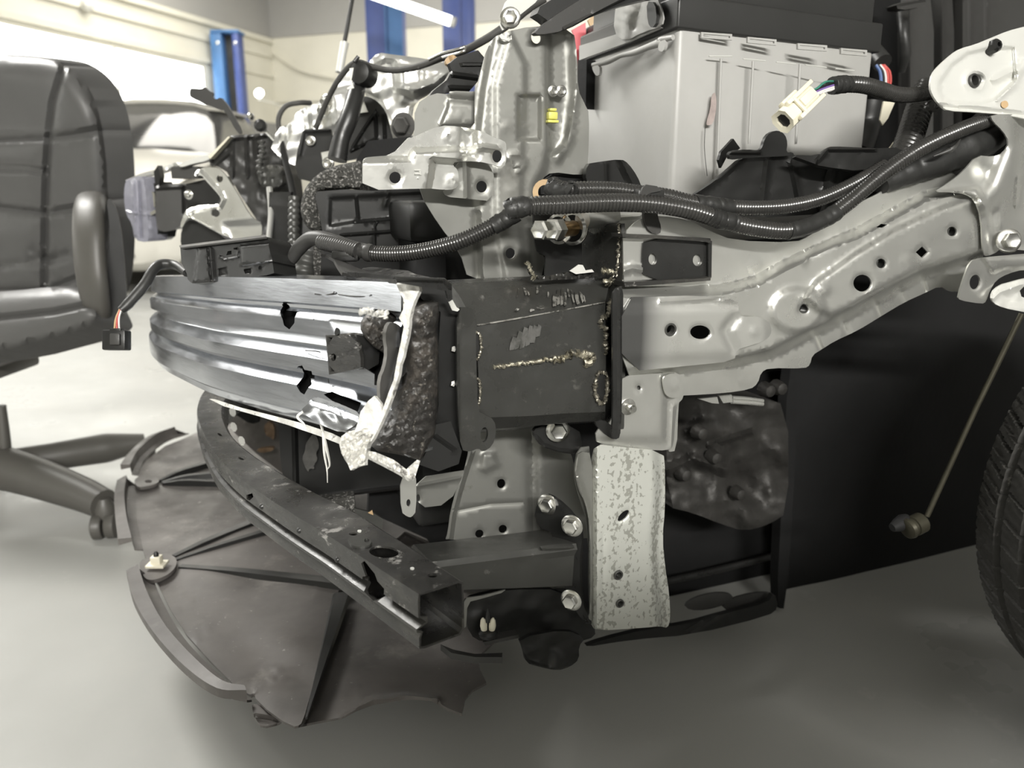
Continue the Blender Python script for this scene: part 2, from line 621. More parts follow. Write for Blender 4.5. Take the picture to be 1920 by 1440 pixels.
M['battery'] = mat('battery_case', (0.43, 0.426, 0.41), 0.0, 0.40, var=0.12, vscale=7, bump=0.04, bscale=70, sss=0.15,
                   dirt=[((0.16, 0.13, 0.11), 62, 0.71, 0.8), ((0.36, 0.355, 0.33), 5, 0.50, 0.6, 0.25)])
M['battery_dark'] = mat('battery_lid', (0.030, 0.030, 0.029), 0.0, 0.38, bump=0.04, bscale=120, var=0.2)
M['cream'] = mat('cream_plastic', (0.78, 0.74, 0.60), 0.0, 0.38, sss=0.1, var=0.06)
M['leather'] = mat('black_leather', (0.088, 0.087, 0.085), 0.0, 0.44, spec=0.5, bump=0.12, bscale=150, var=0.15, rvar=0.08)
M['chair_plastic'] = mat('chair_plastic', (0.082, 0.078, 0.070), 0.0, 0.45, bump=0.05, bscale=200, var=0.1, dirt=((0.5, 0.49, 0.46), 30, 0.72, 0.6))
M['shield'] = mat('splash_shield_plastic', (0.135, 0.124, 0.116), 0.0, 0.46, spec=0.5, var=0.4, vscale=7, bump=0.12, bscale=60, rvar=0.15,
                  dirt=[((0.34, 0.32, 0.29), 9, 0.57, 0.5, 0.18), ((0.05, 0.047, 0.043), 7, 0.56, 0.6, 0.2), ((0.42, 0.41, 0.38), 70, 0.64, 0.6, 0.05)])
M['zinc'] = mat('zinc_plated', (0.74, 0.735, 0.70), 1.0, 0.24, var=0.15, vscale=50, bump=0.05, bscale=150)
M['brass'] = mat('yellow_plated', (0.42, 0.27, 0.12), 0.9, 0.3, var=0.3, vscale=80)
M['cast'] = mat('cast_aluminium', (0.04, 0.038, 0.035), 0.35, 0.55, bump=0.7, bscale=70, var=0.3, vscale=24)
M['dark'] = mat('black_liner_and_shade', (0.010, 0.010, 0.0102), 0.0, 0.7, spec=0.3, bump=0.3, bscale=90, var=0.3, vscale=8)  # liner black, also put in where openings hold only shade
M['lens'] = mat('clear_lens', (0.72, 0.72, 0.78), 0.0, 0.06, trans=0.85)
M['red'] = mat('red_paint', (0.62, 0.10, 0.12), 0.0, 0.35)
M['yellow'] = mat('yellow_green_plastic', (0.66, 0.64, 0.16), 0.0, 0.4)
M['orange'] = mat('tan_plastic', (0.58, 0.40, 0.22), 0.0, 0.5, bump=0.3, bscale=100, var=0.3)
M['wire_red'] = mat('red_wire', (0.55, 0.10, 0.09), 0, 0.4)
M['wire_white'] = mat('white_wire', (0.72, 0.70, 0.68), 0, 0.4)
M['wire_blue'] = mat('blue_wire', (0.10, 0.16, 0.34), 0, 0.4)
M['wire_green'] = mat('green_wire', (0.05, 0.22, 0.16), 0, 0.4)
M['wire_violet'] = mat('violet_wire', (0.20, 0.12, 0.36), 0, 0.4)
M['weld'] = mat('weld_metal', (0.30, 0.28, 0.23), 0.7, 0.3, bump=0.8, bscale=120, var=0.4, vscale=60)
M['dull_brass'] = mat('dull_plated_rod', (0.075, 0.07, 0.05), 0.6, 0.4, var=0.3, vscale=40)
M['tin'] = mat('bright_sheet', (0.80, 0.80, 0.77), 0.8, 0.30, var=0.1, vscale=12, bump=0.05, bscale=40,
               dirt=((0.2, 0.19, 0.17), 40, 0.68, 0.6))
M['wall'] = mat('cream_wall', (0.70, 0.68, 0.59), 0, 0.7, var=0.10, vscale=2.2, dirt=((0.42, 0.39, 0.33), 3.5, 0.66, 0.6))
M['wall_grey'] = mat('grey_wall', (0.30, 0.30, 0.295), 0, 0.6, var=0.08, vscale=1.2)
M['soffit'] = mat('grey_soffit', (0.36, 0.355, 0.34), 0, 0.6, var=0.08, vscale=0.8)
M['blue'] = mat('blue_lift_paint', (0.05, 0.085, 0.29), 0, 0.4, var=0.2, dirt=((0.4, 0.42, 0.45), 9, 0.68, 0.5))
M['blue_pale'] = mat('worn_blue_lift_paint', (0.07, 0.19, 0.42), 0, 0.5, var=0.25)
M['car_paint'] = mat('pearl_white_car_paint', (0.62, 0.60, 0.54), 0.0, 0.25, coat=0.6)
M['glass_dark'] = mat('dark_glass', (0.05, 0.05, 0.05), 0.0, 0.08, spec=0.8)
M['window_lit'] = mat('daylit_window', (1, 1, 1), 0, 0.5, emit=((1.0, 1.0, 0.95), 5.0))
M['tube_lit'] = mat('lit_tube', (1, 1, 1), 0, 0.5, emit=((1.0, 1.0, 0.95), 6.0))
# ------------------------------------------------------------------ the room
def struct(o, label):
    return tag(o, label, None, None, 'structure')
KR = 1.4
def zr(z):
    return 0.7 + (z - 0.7) * KR
W0 = np.array([-2.33 * KR, 8.0 * KR, 0])                         # corner of the two far walls
WA = np.array([-0.3219, -0.9468, 0])                   # along the left wall, towards the photographer
WB = np.array([0.9468, -0.3219, 0])                    # along the far wall, to the right
WN = np.array([0.9468, -0.3219, 0])                    # left wall faces this way
WALL_H = 3.8
def wallbox(name, a, b, d, z0, z1, m, back, label):
    """slab from a to b (plan), thickness towards back"""
    c = (a + b) / 2 + back * d / 2 + CZ * (z0 + z1) / 2
    ax = (b - a) / np.linalg.norm(b - a)
    o = obox(name, c, (ax, back, CZ), (np.linalg.norm(b - a), d, z1 - z0), m)
    return struct(o, label)
mfloor = mat('painted_concrete_floor', (0.43, 0.43, 0.41), 0.0, 0.36, spec=0.3, var=0.10, vscale=1.4, rvar=0.12, bump=0.02, bscale=20,
             dirt=[((0.46, 0.45, 0.42), 2.6, 0.52, 0.55, 0.25), ((0.30, 0.29, 0.27), 30, 0.72, 0.7, 0.05), ((0.70, 0.69, 0.66), 5, 0.6, 0.5, 0.2)])
LA = W0 + WA * 17.0
RB = W0 + WB * 11.5
RC = RB + WA * 17.0
corners = [W0, LA, RC, RB]
v = [tuple(c) for c in corners] + [tuple(c - CZ * 0.1) for c in corners]
fl = raw('floor', v, [(0, 1, 2, 3), (7, 6, 5, 4), (0, 4, 5, 1), (1, 5, 6, 2), (2, 6, 7, 3), (3, 7, 4, 0)], mfloor)
struct(fl, 'pale grey painted concrete workshop floor')
v = [tuple(c + CZ * WALL_H) for c in corners] + [tuple(c + CZ * (WALL_H + .1)) for c in corners]
ce = raw('ceiling', v, [(0, 1, 2, 3), (7, 6, 5, 4), (0, 4, 5, 1), (1, 5, 6, 2), (2, 6, 7, 3), (3, 7, 4, 0)], M['soffit'])
struct(ce, 'grey workshop ceiling')
# left wall: grey below, lit window band, cream wall, grey soffit on top
wl = wallbox('wall_left', W0, LA, 0.12, 0.0, zr(1.36), M['wall_grey'], -WN, 'grey lower wall under the bright window band')
wu = wallbox('wall_left_upper', W0, LA, 0.12, zr(1.74), zr(2.14), M['wall'], -WN, 'cream upper wall above the bright window band')
ws = wallbox('wall_left_soffit', W0, LA, 0.02, zr(2.14), WALL_H, M['soffit'], WN, 'dark grey soffit band above the cream wall')
we = wallbox('wall_left_end', W0, W0 + WA * 1.4, 0.12, zr(1.36), zr(1.74), M['wall'], -WN, 'cream wall at the end of the window band')
w1 = W0 + WA * 1.4
win = wallbox('window_1', w1, LA, 0.02, zr(1.36), zr(1.74), M['window_lit'], -WN, 'overexposed bright window band along the left wall')
for k in range(1, 10):
    p = w1 + WA * (k * 1.35)
    if k * 1.35 < 15:
        obox('window_frame', p + CZ * zr(1.55) + WN * 0.01, (WA, WN, CZ), (0.04, 0.02, 0.38 * KR), M['white'], win)
for i, (z, d) in enumerate(((2.11, 0.05), (1.98, 0.03), (1.80, 0.03))):
    wallbox('trim_%d' % (i + 1), W0 + WN * 0.0, LA, d, zr(z) - 0.03, zr(z) + 0.03, M['wall'], WN, 'cream moulding running along the upper left wall')
wf = wallbox('wall_far', W0, RB, 0.12, 0.0, zr(2.14), M['wall'], WA * -1, 'cream far wall behind the blue lift posts')
wallbox('wall_far_soffit', W0, RB, 0.02, zr(2.14), WALL_H, M['soffit'], WA, 'dark grey soffit band above the far wall')
wallbox('trim_4', W0, RB, 0.03, zr(1.55), zr(1.59), M['wall'], WA, 'thin pipe moulding along the far wall')
wallbox('wall_right', RB, RC, 0.12, 0.0, WALL_H, M['wall_grey'], WB, 'grey right wall of the workshop')
wallbox('wall_near', LA, RC, 0.12, 0.0, WALL_H, M['wall'], WA, 'cream near wall behind the photographer')
# added unseen blocker: it keeps the rail's fill lamp off the floor
st_ = obox('light_blocker', (1.05, -0.95, 0.56), WAX, (2.4, 0.10, 1.12), M['wall_grey'])
struct(st_, 'added unseen grey light blocker behind the camera')
# conduit with a lamp box
tag(tube('cable_conduit', [W0 + WB * 0.05 + WA * .06 + CZ * zr(2.0), W0 + WB * 0.5 + WA * .06 + CZ * zr(1.82), W0 + WB * 1.2 + WA * .06 + CZ * zr(1.72)], 0.014,
         M['wall'], n=6), 'pale conduit sagging across the far cream wall', 'conduit')
def on_left_wall(px, z):
    # point of the left wall seen in image column px
    u = (px - 960) / FPX / math.cos(PITCH)
    t = (W0[0] - u * W0[1]) / (u * WA[1] - WA[0])
    return W0 + WA * t + CZ * z
tag(lathe('wall_lamp', on_left_wall(243, zr(1.98)), WN, [(0, 0.05), (0.05, 0.06), (0.09, 0.05), (0.11, 0.02)], M['white'], n=14),
    'small round white fitting on the cream wall moulding', 'lamp')
g = PD(487, 176, 8.5)
t = thing('work_light', 'small round glowing light beside the near blue lift post', 'lamp', g - CZ * 0.05)
lathe('bulb', g, -FWD, [(-.02, 0.03), (0.02, 0.05), (0.05, 0.035), (0.06, 0.01)], M['tube_lit'], t, 14)
lathe('socket', g - CZ * 0.07, CZ, [(0, 0.02), (0.04, 0.025)], M['white'], t, 10)
tube('wall_bracket', [g - CZ * 0.06, g - CZ * .06 + np.array([0.2, 2.0, 0])], 0.008, M['white'], t, 6)

# lift posts
def lift_post(px0, px1, depth, top, m, m2, label, slot):
    a = PD(px0, 360, depth)
    b = PD(px1, 360, depth)
    x0, x1, y = a[0], b[0], (a[1] + b[1]) / 2
    w_ = x1 - x0
    t = thing('lift_post', label, 'lift post', ((x0 + x1) / 2, y, 0), 'blue two post lift columns')
    if slot:
        obox('side_channel', (x0 + w_ * .2, y, top / 2), WAX, (w_ * .4, .2, top), m2, t, 0.01)
        obox('side_channel', (x1 - w_ * .11, y, top / 2), WAX, (w_ * .22, .2, top), m, t, 0.01)
        obox('back_channel', (x0 + w_ * .58, y + .07, top / 2), WAX, (w_ * .42, .05, top - .02), M['grey_steel'], t)
        obox('top_plate', (x0 + w_ * .55, y, top + .01), WAX, (w_ * 1.0, .24, .03), m2, t, .005)
        for q in (0.27, 0.9):
            lathe('bolt', (x0 + w_ * q, y - .1, top - .12), (0, -1, 0), [(0, .02), (.015, .02), (.02, .01)], M['zinc'], t, 8)
    else:
        obox('column', ((x0 + x1) / 2, y, top / 2), WAX, (w_, .26, top), m, t, 0.02)
        obox('side_channel', (x0 + w_ * .78, y - .125, top / 2), WAX, (w_ * .36, .03, top - .02), m2, t, 0.006)
        for q in (0.55, 0.98):
            obox('rail_strip', (x0 + w_ * q, y - .145, top / 2), WAX, (w_ * .05, .02, top - .02), m2, t)
    obox('base_plate', ((x0 + x1) / 2, y, .01), WAX, (w_ + .2, .45, .02), m2, t, .004)
lift_post(424, 474, 9.7, 2.55, M['blue'], M['blue_pale'], 'slotted blue lift post with a dark slot, left of the other posts', True)
lift_post(703, 768, 7.2, 3.4, M['blue'], M['blue_pale'], 'pale blue lift post under the glowing tube lamp', False)
lift_post(838, 894, 6.6, 3.4, M['blue'], M['blue'], 'deep blue lift post at the end of the tube lamp', False)
# tube lamp
a, b = PD(690, -14, 5.6), PD(846, 40, 5.6)
t = thing('tube_lamp', 'long glowing tube lamp hanging in front of the blue lift posts', 'lamp', (a + b) / 2)
tube('lit_tube', [a, b], 0.034, M['tube_lit'], t, 12, smooth=False)
for e, s in ((a, -1), (b, 1)):
    lathe('end_cap', e, (b - a) * s, [(0, .036), (.03, .036), (.035, .015)], M['white'], t, 12)
for q in (0.1, 0.7):
    p = a + (b - a) * q
    tube('hanger', [p + CZ * .02, np.array([p[0], p[1], WALL_H])], 0.004, M['wall_grey'], t, 5, smooth=False)

# ------------------------------------------------------------------ white car far behind, bonnet towards us
def far_car():
    c = PD(262, 470, 5.3)
    base = np.array([c[0] - 0.50, c[1], 0])
    t = thing('white_car', 'white car parked far behind, partly hidden by the office chair', 'car', base)
    fx = np.array([0.9998, 0.02, 0]); fy = np.array([-0.02, 0.9998, 0])     # across / back
    def pt(x, y, z):
        return base + fx * x + fy * (y * .80) + CZ * z
    def body(name, secs, m, n=2, par=t):
        rings = [[pt(x, y, z) for x, z in chaikin(prof, n)] for y, prof in secs]
        return loft(name, rings, m, par, True, True, 40)
    W = 0.86
    def prof(w, z0, z1, zr=None):
        return [(-w, z0), (-w, z1 * .75), (-w * .93, z1), (0, z1 + .05), (w * .93, z1), (w, z1 * .75), (w, z0), (0, z0)]
    body('body_shell', [(-.08, prof(.66, .22, .5)), (0, prof(.8, .17, .62)), (.2, prof(.85, .16, .72)), (1.0, prof(W, .16, .86)), (1.6, prof(W, .16, .96)),
                        (3.6, prof(W, .16, 1.0)), (4.2, prof(.84, .2, .98)), (4.35, prof(.75, .3, .8))], M['car_paint'])
    body('cabin', [(1.35, prof(.76, .9, .95)), (2.05, prof(.62, .9, 1.44)), (3.0, prof(.62, .9, 1.46)), (3.9, prof(.7, .9, 1.0))], M['glass_dark'])
    body('roof', [(2.0, [(-.6, 1.4), (0, 1.5), (.6, 1.4), (.58, 1.37), (0, 1.45), (-.58, 1.37)]), (3.1, [(-.6, 1.42), (0, 1.52), (.6, 1.42), (.58, 1.39), (0, 1.47), (-.58, 1.39)])],
         M['car_paint'], 1)
    body('bonnet', [(.1, [(-.66, .69), (0, .76), (.66, .69), (.6, .64), (-.6, .64)]), (.7, [(-.74, .87), (0, .94), (.74, .87), (.7, .8), (-.7, .8)]),
                    (1.45, [(-.74, 1.0), (0, 1.06), (.74, 1.0), (.7, .94), (-.7, .94)])], M['car_paint'], 1)
    for s in (-1, 1):
        body('headlamp', [(-.02, [(s * .50, .56), (s * .76, .60), (s * .78, .68), (s * .52, .64)]), (.1, [(s * .5, .56), (s * .76, .60), (s * .78, .68), (s * .52, .64)])], M['lens'], 1)
        for y in (.75, 3.5):
            tl = lathe('wheel', pt(s * .76, y, .32), fx * s, [(-.1, .28), (-.08, .32), (.08, .32), (.1, .28), (.105, .22)], M['rubber'], t, 28)
            lathe('wheel_rim', pt(s * .76, y, .32), fx * s, [(.08, .21), (.108, .21), (.112, .18), (.10, .04), (.1, 0)], M['zinc'], tl, 20)
    body('lower_grille', [(-.1, [(-.5, .24), (.5, .24), (.46, .36), (-.46, .36)]), (-.03, [(-.5, .24), (.5, .24), (.46, .36), (-.46, .36)])], M['plastic'], 1)
    obox('number_plate', pt(0, -.1, .45), (fx, fy, CZ), (.5, .02, .12), M['white'], t, .004)
far_car()

# ------------------------------------------------------------------ office chair
def chair():
    t = thing('office_chair', 'black leather office chair with loop armrest at the edge of the photo', 'chair', PD(-60, 975, 1.65) * np.array([1, 1, 0]))
    bp = FP(100, 350, 1.66, -14, -4)
    back = [(-260, 140), (-150, 105), (0, 101), (90, 106), (125, 121), (158, 150), (182, 195), (195, 260), (201, 330), (203, 430), (200, 520), (186, 575), (150, 600), (0, 622), (-260, 640)]
    seams = [('line', [(-260, 100), (-90, 262), (0, 262), (95, 258), (140, 252), (200, 242)], -.010, 11),
             ('line', [(122, 115), (100, 190), (92, 258), (88, 330), (86, 400), (84, 560)], -.012, 10),
             ('line', [(-260, 330), (0, 318), (50, 319), (90, 327)], -.007, 8), ('line', [(-260, 322), (0, 311), (50, 312), (90, 320)], -.005, 6),
             ('line', [(-260, 392), (0, 388), (88, 399), (150, 388), (202, 376)], -.010, 10),
             ('line', [(-260, 545), (0, 543), (88, 543), (150, 520)], -.009, 9),
             ('line', [(0, 500), (60, 490), (95, 487), (130, 478)], -.008, 16), ('line', [(95, 487), (60, 470)], -.006, 14),
             ('poly', [(-300, 270), (86, 266), (80, 380), (-300, 380)], .012, 60), ('poly', [(-300, 410), (78, 412), (78, 530), (-300, 530)], .014, 70),
             ('poly', [(105, 120), (180, 200), (190, 240), (108, 252)], .008, 50)]
    sheet('backrest', back, bp, M['leather'], t, bumps=seams, res=9, rnd=2, curl=(48, .035, .05))
    # seat cushion below the back
    sp = FP(60, 600, 1.46, -10, 20)
    sheet('seat', [(-260, 560), (0, 548), (120, 535), (166, 540), (188, 585), (192, 600), (160, 618), (100, 634), (0, 661), (-260, 690)], sp, M['leather'], t,
          bumps=[('line', [(-260, 612), (0, 596), (100, 585), (190, 566)], -.010, 9)], res=10, rnd=2, curl=(40, .03, .06))
    # loop arm: a wide band
    def band(pts, wdt, th, name, m, wdir):
        q = spline(pts, 40)
        rings = []
        tt = np.gradient(q, axis=0)
        tt /= np.linalg.norm(tt, axis=1)[:, None]
        for i in range(len(q)):
            nn = np.cross(tt[i], wdir)
            nn /= np.linalg.norm(nn)
            f = wdt[min(int(i / len(q) * len(wdt)), len(wdt) - 1)] if False else np.interp(i / (len(q) - 1), np.linspace(0, 1, len(wdt)), wdt)
            pr = chaikin([(-f / 2, -th / 2), (f / 2, -th / 2), (f / 2, th / 2), (-f / 2, th / 2)], 2)
            rings.append([q[i] + wdir * a + nn * b for a, b in pr])
        return loft(name, rings, m, t, True, True, 50)
    wd = np.array([0.985, -0.17, 0])
    arm = [PD(186, 385, 1.75), PD(176, 373, 1.65), PD(169, 380, 1.50), PD(166, 420, 1.45), PD(168, 480, 1.44), PD(176, 545, 1.45), PD(188, 592, 1.50), PD(206, 590, 1.63), PD(214, 560, 1.73)]
    band(arm, [.060, .062, .064, .064, .062, .058, .05, .05, .05], .032, 'armrest', M['chair_plastic'], wd)
    band([PD(214, 400, 1.78), PD(222, 470, 1.78), PD(224, 560, 1.76)], [.03, .03, .03], .03, 'arm_upright', M['chair_plastic'], wd)
    # gas column and star base
    hub = PD(-62, 830, 1.73)
    tube('gas_column', [PD(-40, 700, 1.70), PD(-45, 830, 1.73)], .032, M['chair_plastic'], t, 14, smooth=False)
    tube('column_cover', [PD(2, 760, 1.67), PD(8, 850, 1.69), PD(-10, 890, 1.70)], [.01, .014, .02], M['chair_plastic'], t, 10)
    sheet('armrest_side', [(198, 370), (214, 378), (226, 420), (234, 500), (238, 560), (232, 586), (205, 602), (190, 592), (203, 500), (206, 420)], FP(215, 480, 1.47, 25), M['plastic'], t, thick=.03, rnd=2)
    obox('seat_plate', PD(-60, 690, 1.68), WAX, (.2, .2, .03), M['chair_plastic'], t, .01)
    ends = [(PD(192, 942, 1.60), [PD(-30, 868, 1.70), PD(60, 893, 1.67), PD(150, 925, 1.63), PD(195, 945, 1.60)], [.050, .044, .036, .031]),
            (PD(262, 828, 1.89), [PD(-30, 880, 1.73), PD(100, 856, 1.80), PD(200, 840, 1.87), PD(272, 828, 1.91)], [.036, .032, .036, .02]),
            (PD(-200, 1000, 1.58), [PD(-50, 870, 1.71), PD(-130, 930, 1.63), PD(-200, 990, 1.57)], [.05, .045, .035]),
            (PD(-380, 850, 1.93), [PD(-60, 870, 1.73), PD(-250, 855, 1.85), PD(-380, 850, 1.93)], [.05, .045, .035]),
            (PD(-80, 800, 2.13), [PD(-50, 870, 1.73), PD(-70, 830, 1.98), PD(-80, 800, 2.18)], [.05, .045, .035])]
    for i, (e, path, rr) in enumerate(ends):
        lg = tube('leg', path, rr, M['chair_plastic'], t, 14)
        e = path[-1]
        r = 0.027
        base = np.array([e[0], e[1], 0])
        ax = np.array([math.cos(i * 1.3 + .2), math.sin(i * 1.3 + .2), 0])
        top = max(e[2] - 0.015, .06)
        lathe('caster_stem', base + CZ * (2 * r - .01), CZ, [(0, .02), (max(top - 2 * r, .02), .022), (max(top - 2 * r, .02) + .02, .012)], M['chair_plastic'], t, 12)
        for s in (-1, 1):
            lathe('caster', base + CZ * r + ax * (s * .013) + np.cross(ax, CZ) * .012, ax * s, [(-.010, r * .9), (-.006, r), (.008, r), (.011, r * .8), (.011, 0)], M['chair_plastic'], t, 20)
chair()
# ------------------------------------------------------------------ the damaged car: silver structure
def PS(px, py, l=0.0):
    return SP(l).at(px, py)
car = thing('damaged_car', 'silver car body stripped of its front bumper and wing, dominating the photo', 'car', CO * np.array([1, 1, 0]) + CL * .8 - CF * .6)
def noise2(a, sc, seed=0):
    r = np.random.default_rng(seed)
    k = r.normal(0, 1, (10, 2)) / sc
    ph = r.uniform(0, 6.28, 10)
    am = r.uniform(.5, 1, 10)
    return lambda uv: a * (np.sin(uv @ k.T * 2.2 + ph) * am).sum(1) / 4
# --- near frame rail with its pressed ridge and flanges
rail = [(1167, 440), (1200, 408), (1239, 404), (1292, 412), (1330, 433), (1376, 451), (1493, 455), (1519, 442), (1552, 415), (1611, 380), (1657, 358), (1700, 322),
        (1735, 285), (1765, 285), (1790, 330), (1820, 356), (1842, 395), (1850, 478), (1820, 500), (1815, 540), (1800, 547), (1780, 547), (1762, 536), (1733, 550), (1695, 567), (1652, 593), (1608, 620),
        (1564, 640), (1541, 655), (1523, 666), (1519, 684), (1509, 691), (1442, 690), (1427, 698), (1421, 719), (1407, 730), (1360, 737), (1280, 742), (1167, 745)]
ridge = [(1120, 548), (1290, 548), (1370, 540), (1420, 526), (1470, 498), (1560, 455), (1605, 438), (1683, 396), (1735, 368), (1760, 362), (1860, 340), (1880, 470), (1838, 478),
         (1727, 516), (1640, 562), (1564, 603), (1523, 623), (1488, 641), (1447, 661), (1377, 679), (1300, 688), (1157, 703), (1120, 705)]
step2 = [(1508, 560), (1530, 528), (1570, 500), (1606, 474), (1682, 428), (1760, 392), (1880, 350), (1880, 460), (1727, 504), (1640, 550), (1590, 580), (1560, 592), (1540, 585)]
rb = [('poly', ridge, .027, 22), ('poly', step2, .008, 16), ('poly', ell(1495, 582, 50, 42), .005, 18), ('dot', 1545, 545, 16, .003),
      ('ring', 1415, 497, 8, 4, .0012), ('ring', 1412, 640, 8, 4, -.001), ('ring', 1398, 712, 8, 4, .001), ('ring', 1700, 490, 6, 4, .001),
      ('line', [(1527, 622), (1540, 655)], -.003, 6), ('line', [(1578, 596), (1590, 628)], -.003, 8), ('line', [(1640, 562), (1652, 593)], -.003, 6),
      ('line', [(1685, 540), (1700, 566)], -.003, 9), ('line', [(1728, 517), (1737, 548)], -.003, 6), ('line', [(1505, 495), (1520, 475), (1560, 455)], .002, 8),
      ('fn', noise2(.0007, 60, 3))]
holes = [ell(1257, 618, 13, 13), ell(1313, 623, 24, 18, 4), ell(1617, 531, 17, 16), ell(1507, 579, 9, 9), ell(1652, 494, 9, 9), ell(1785, 434, 9, 9), [(1729, 462), (1740, 473), (1729, 484), (1717, 473)],
         [(1643, 426), (1652, 420), (1664, 421), (1655, 427)]]
fr = sheet('frame_rail', rail, SP(0), M['silver'], car, holes, rb, .0018, 7, 1)
for x, y in ((1507, 579), (1652, 494), (1785, 434)):
    lathe('weld_nut', SP(-.028).at(x, y) + CL * .001, CL, [(-.0015, .0062), (-.0012, .0070), (.008, .0070), (.008, .0048), (-.001, .0050)], M['grey_steel'], fr, 20, ring=True)
# inner half of the box rail, closing the beam; coloured dark for the shade inside
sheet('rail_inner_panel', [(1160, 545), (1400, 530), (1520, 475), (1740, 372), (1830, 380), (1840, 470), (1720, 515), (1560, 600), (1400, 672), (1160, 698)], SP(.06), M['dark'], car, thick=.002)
# reinforcement lapped over the rail end, oversprayed black towards the crash box
m = M['silver'].copy()
m.name = 'silver_paint_black_overspray'
nt = m.node_tree
bs = nt.nodes['Principled BSDF']
tc = nt.nodes.new('ShaderNodeTexCoord')
sx = nt.nodes.new('ShaderNodeSeparateXYZ')
nt.links.new(tc.outputs['Object'], sx.inputs[0])
mr = nt.nodes.new('ShaderNodeMapRange')
x0, x1 = SP(-.03).at(1202, 620)[0], SP(-.03).at(1266, 620)[0]
mr.inputs[1].default_value, mr.inputs[2].default_value, mr.inputs[3].default_value, mr.inputs[4].default_value = x0, x1, .95, 0
nt.links.new(sx.outputs[0], mr.inputs[0])
mx = nt.nodes.new('ShaderNodeMix')
mx.data_type = 'RGBA'
old = bs.inputs['Base Color'].links[0].from_socket
nt.links.new(mr.outputs[0], mx.inputs[0])
nt.links.new(old, mx.inputs[6])
mx.inputs[7].default_value = (.03, .03, .03, 1)
nt.links.new(mx.outputs[2], bs.inputs['Base Color'])
ms_ = nt.nodes.new('ShaderNodeMath')
ms_.operation = 'MULTIPLY_ADD'
nt.links.new(mr.outputs[0], ms_.inputs[0])
ms_.inputs[1].default_value, ms_.inputs[2].default_value = -.7, .75
nt.links.new(ms_.outputs[0], bs.inputs['Metallic'])
M['overspray'] = m
rein = [(1166, 558), (1240, 556), (1300, 554), (1383, 559), (1386, 590), (1395, 594), (1423, 594), (1440, 602), (1447, 615), (1445, 629), (1432, 640), (1400, 650), (1381, 656), (1377, 677), (1300, 685), (1166, 698)]
sheet('rail_reinforcement', rein, SP(-.0295), M['overspray'], car, [ell(1257, 618, 9, 9), ell(1313, 623, 19, 13, 4)],
      [('poly', [(1100, 585), (1240, 575), (1320, 574), (1440, 575), (1440, 665), (1100, 680)], .004, 26), ('line', [(1240, 566), (1330, 560), (1380, 566)], .003, 8),
       ('dot', 1413, 622, 12, .002), ('line', [(1335, 563), (1380, 560)], -.0012, 3), ('line', [(1380, 595), (1360, 620), (1376, 655)], -.003, 18)], .0018, 7, 1)
lathe('weld_nut', SP(-.033).at(1257, 618), CL, [(-.001, .0060), (-.0008, .0068), (.006, .0068), (.006, .0045), (-.0008, .0048)], M['grey_steel'], car, 18, ring=True)
# --- bracket under the rail and the hanging post
sheet('rail_bracket', [(1160, 705), (1240, 700), (1275, 698), (1283, 720), (1282, 746), (1270, 758), (1266, 790), (1263, 836), (1255, 845), (1200, 843), (1120, 836), (1116, 805), (1150, 790), (1160, 740)],
      SP(-.004), M['silver'], car, [ell(1198, 727, 4, 4)], [('line', [(1262, 760), (1258, 838)], .002, 7), ('dot', 1200, 735, 5, -.001), ('poly', [(1100, 690), (1248, 690), (1245, 825), (1100, 825)], .004, 20)], .0018, 8)
sheet('bracket_tab', [(1241, 702), (1280, 699), (1281, 735), (1271, 746), (1256, 746), (1246, 738)], SP(-.012), M['silver'], car, bumps=[('ring', 1262, 722, 6, 3, .001)], thick=.002, res=6, rnd=2)
sheet('rail_bracket', [(1264, 762), (1275, 750), (1272, 760), (1269, 845), (1252, 848), (1258, 838)], SP(0), M['silver'], car, thick=.001, rnd=1)
st = lathe('stud', PS(1176, 762, -.007), -CL, [(0, .009), (.002, .009), (.003, .0045), (.012, .0045), (.014, .003)], M['zinc'], car, 14)
post = [(1117, 833), (1160, 838), (1244, 846), (1247, 880), (1247, 953), (1242, 1007), (1247, 1063), (1255, 1113), (1257, 1160), (1252, 1178), (1238, 1174), (1210, 1177), (1117, 1183), (1107, 1168), (1106, 1000), (1108, 870)]
sheet('hanging_post', post, SP(.004), M['silver_spots'], car, [ell(1169, 967, 14, 6, -45), ell(1159, 1078, 6, 6), ell(1162, 1131, 5, 5)],
      [('poly', [(1110, 800), (1228, 800), (1234, 900), (1232, 960), (1226, 1010), (1230, 1080), (1238, 1170), (1240, 1250), (1110, 1250)], .012, 18),
       ('poly', [(1060, 800), (1113, 800), (1113, 1250), (1060, 1250)], -.010, 12), ('line', [(1131, 1000), (1131, 1110)], -.001, 3)], .0018, 7)
for x, y, r in ((1159, 1078, 9), (1162, 1131, 8)):
    rr = r * .00054
    lathe('weld_nut', SP(-.008).at(x, y), CL, [(-.002, rr * .9), (-.0015, rr * 1.15), (.006, rr * 1.15), (.006, rr * .7), (-.0015, rr * .8)], M['grey_steel'], car, 18, ring=True)
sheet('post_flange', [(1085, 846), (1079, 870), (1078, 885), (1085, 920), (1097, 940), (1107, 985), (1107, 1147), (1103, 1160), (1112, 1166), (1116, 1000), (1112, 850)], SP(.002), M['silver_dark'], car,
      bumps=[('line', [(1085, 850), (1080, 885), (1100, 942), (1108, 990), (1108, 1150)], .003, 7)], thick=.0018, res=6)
sheet('post_side_wall', [(1083, 840), (1112, 836), (1116, 1170), (1104, 1160), (1104, 985), (1082, 920), (1076, 885)], SP(.02), M['silver_dark'], car, thick=.0018)

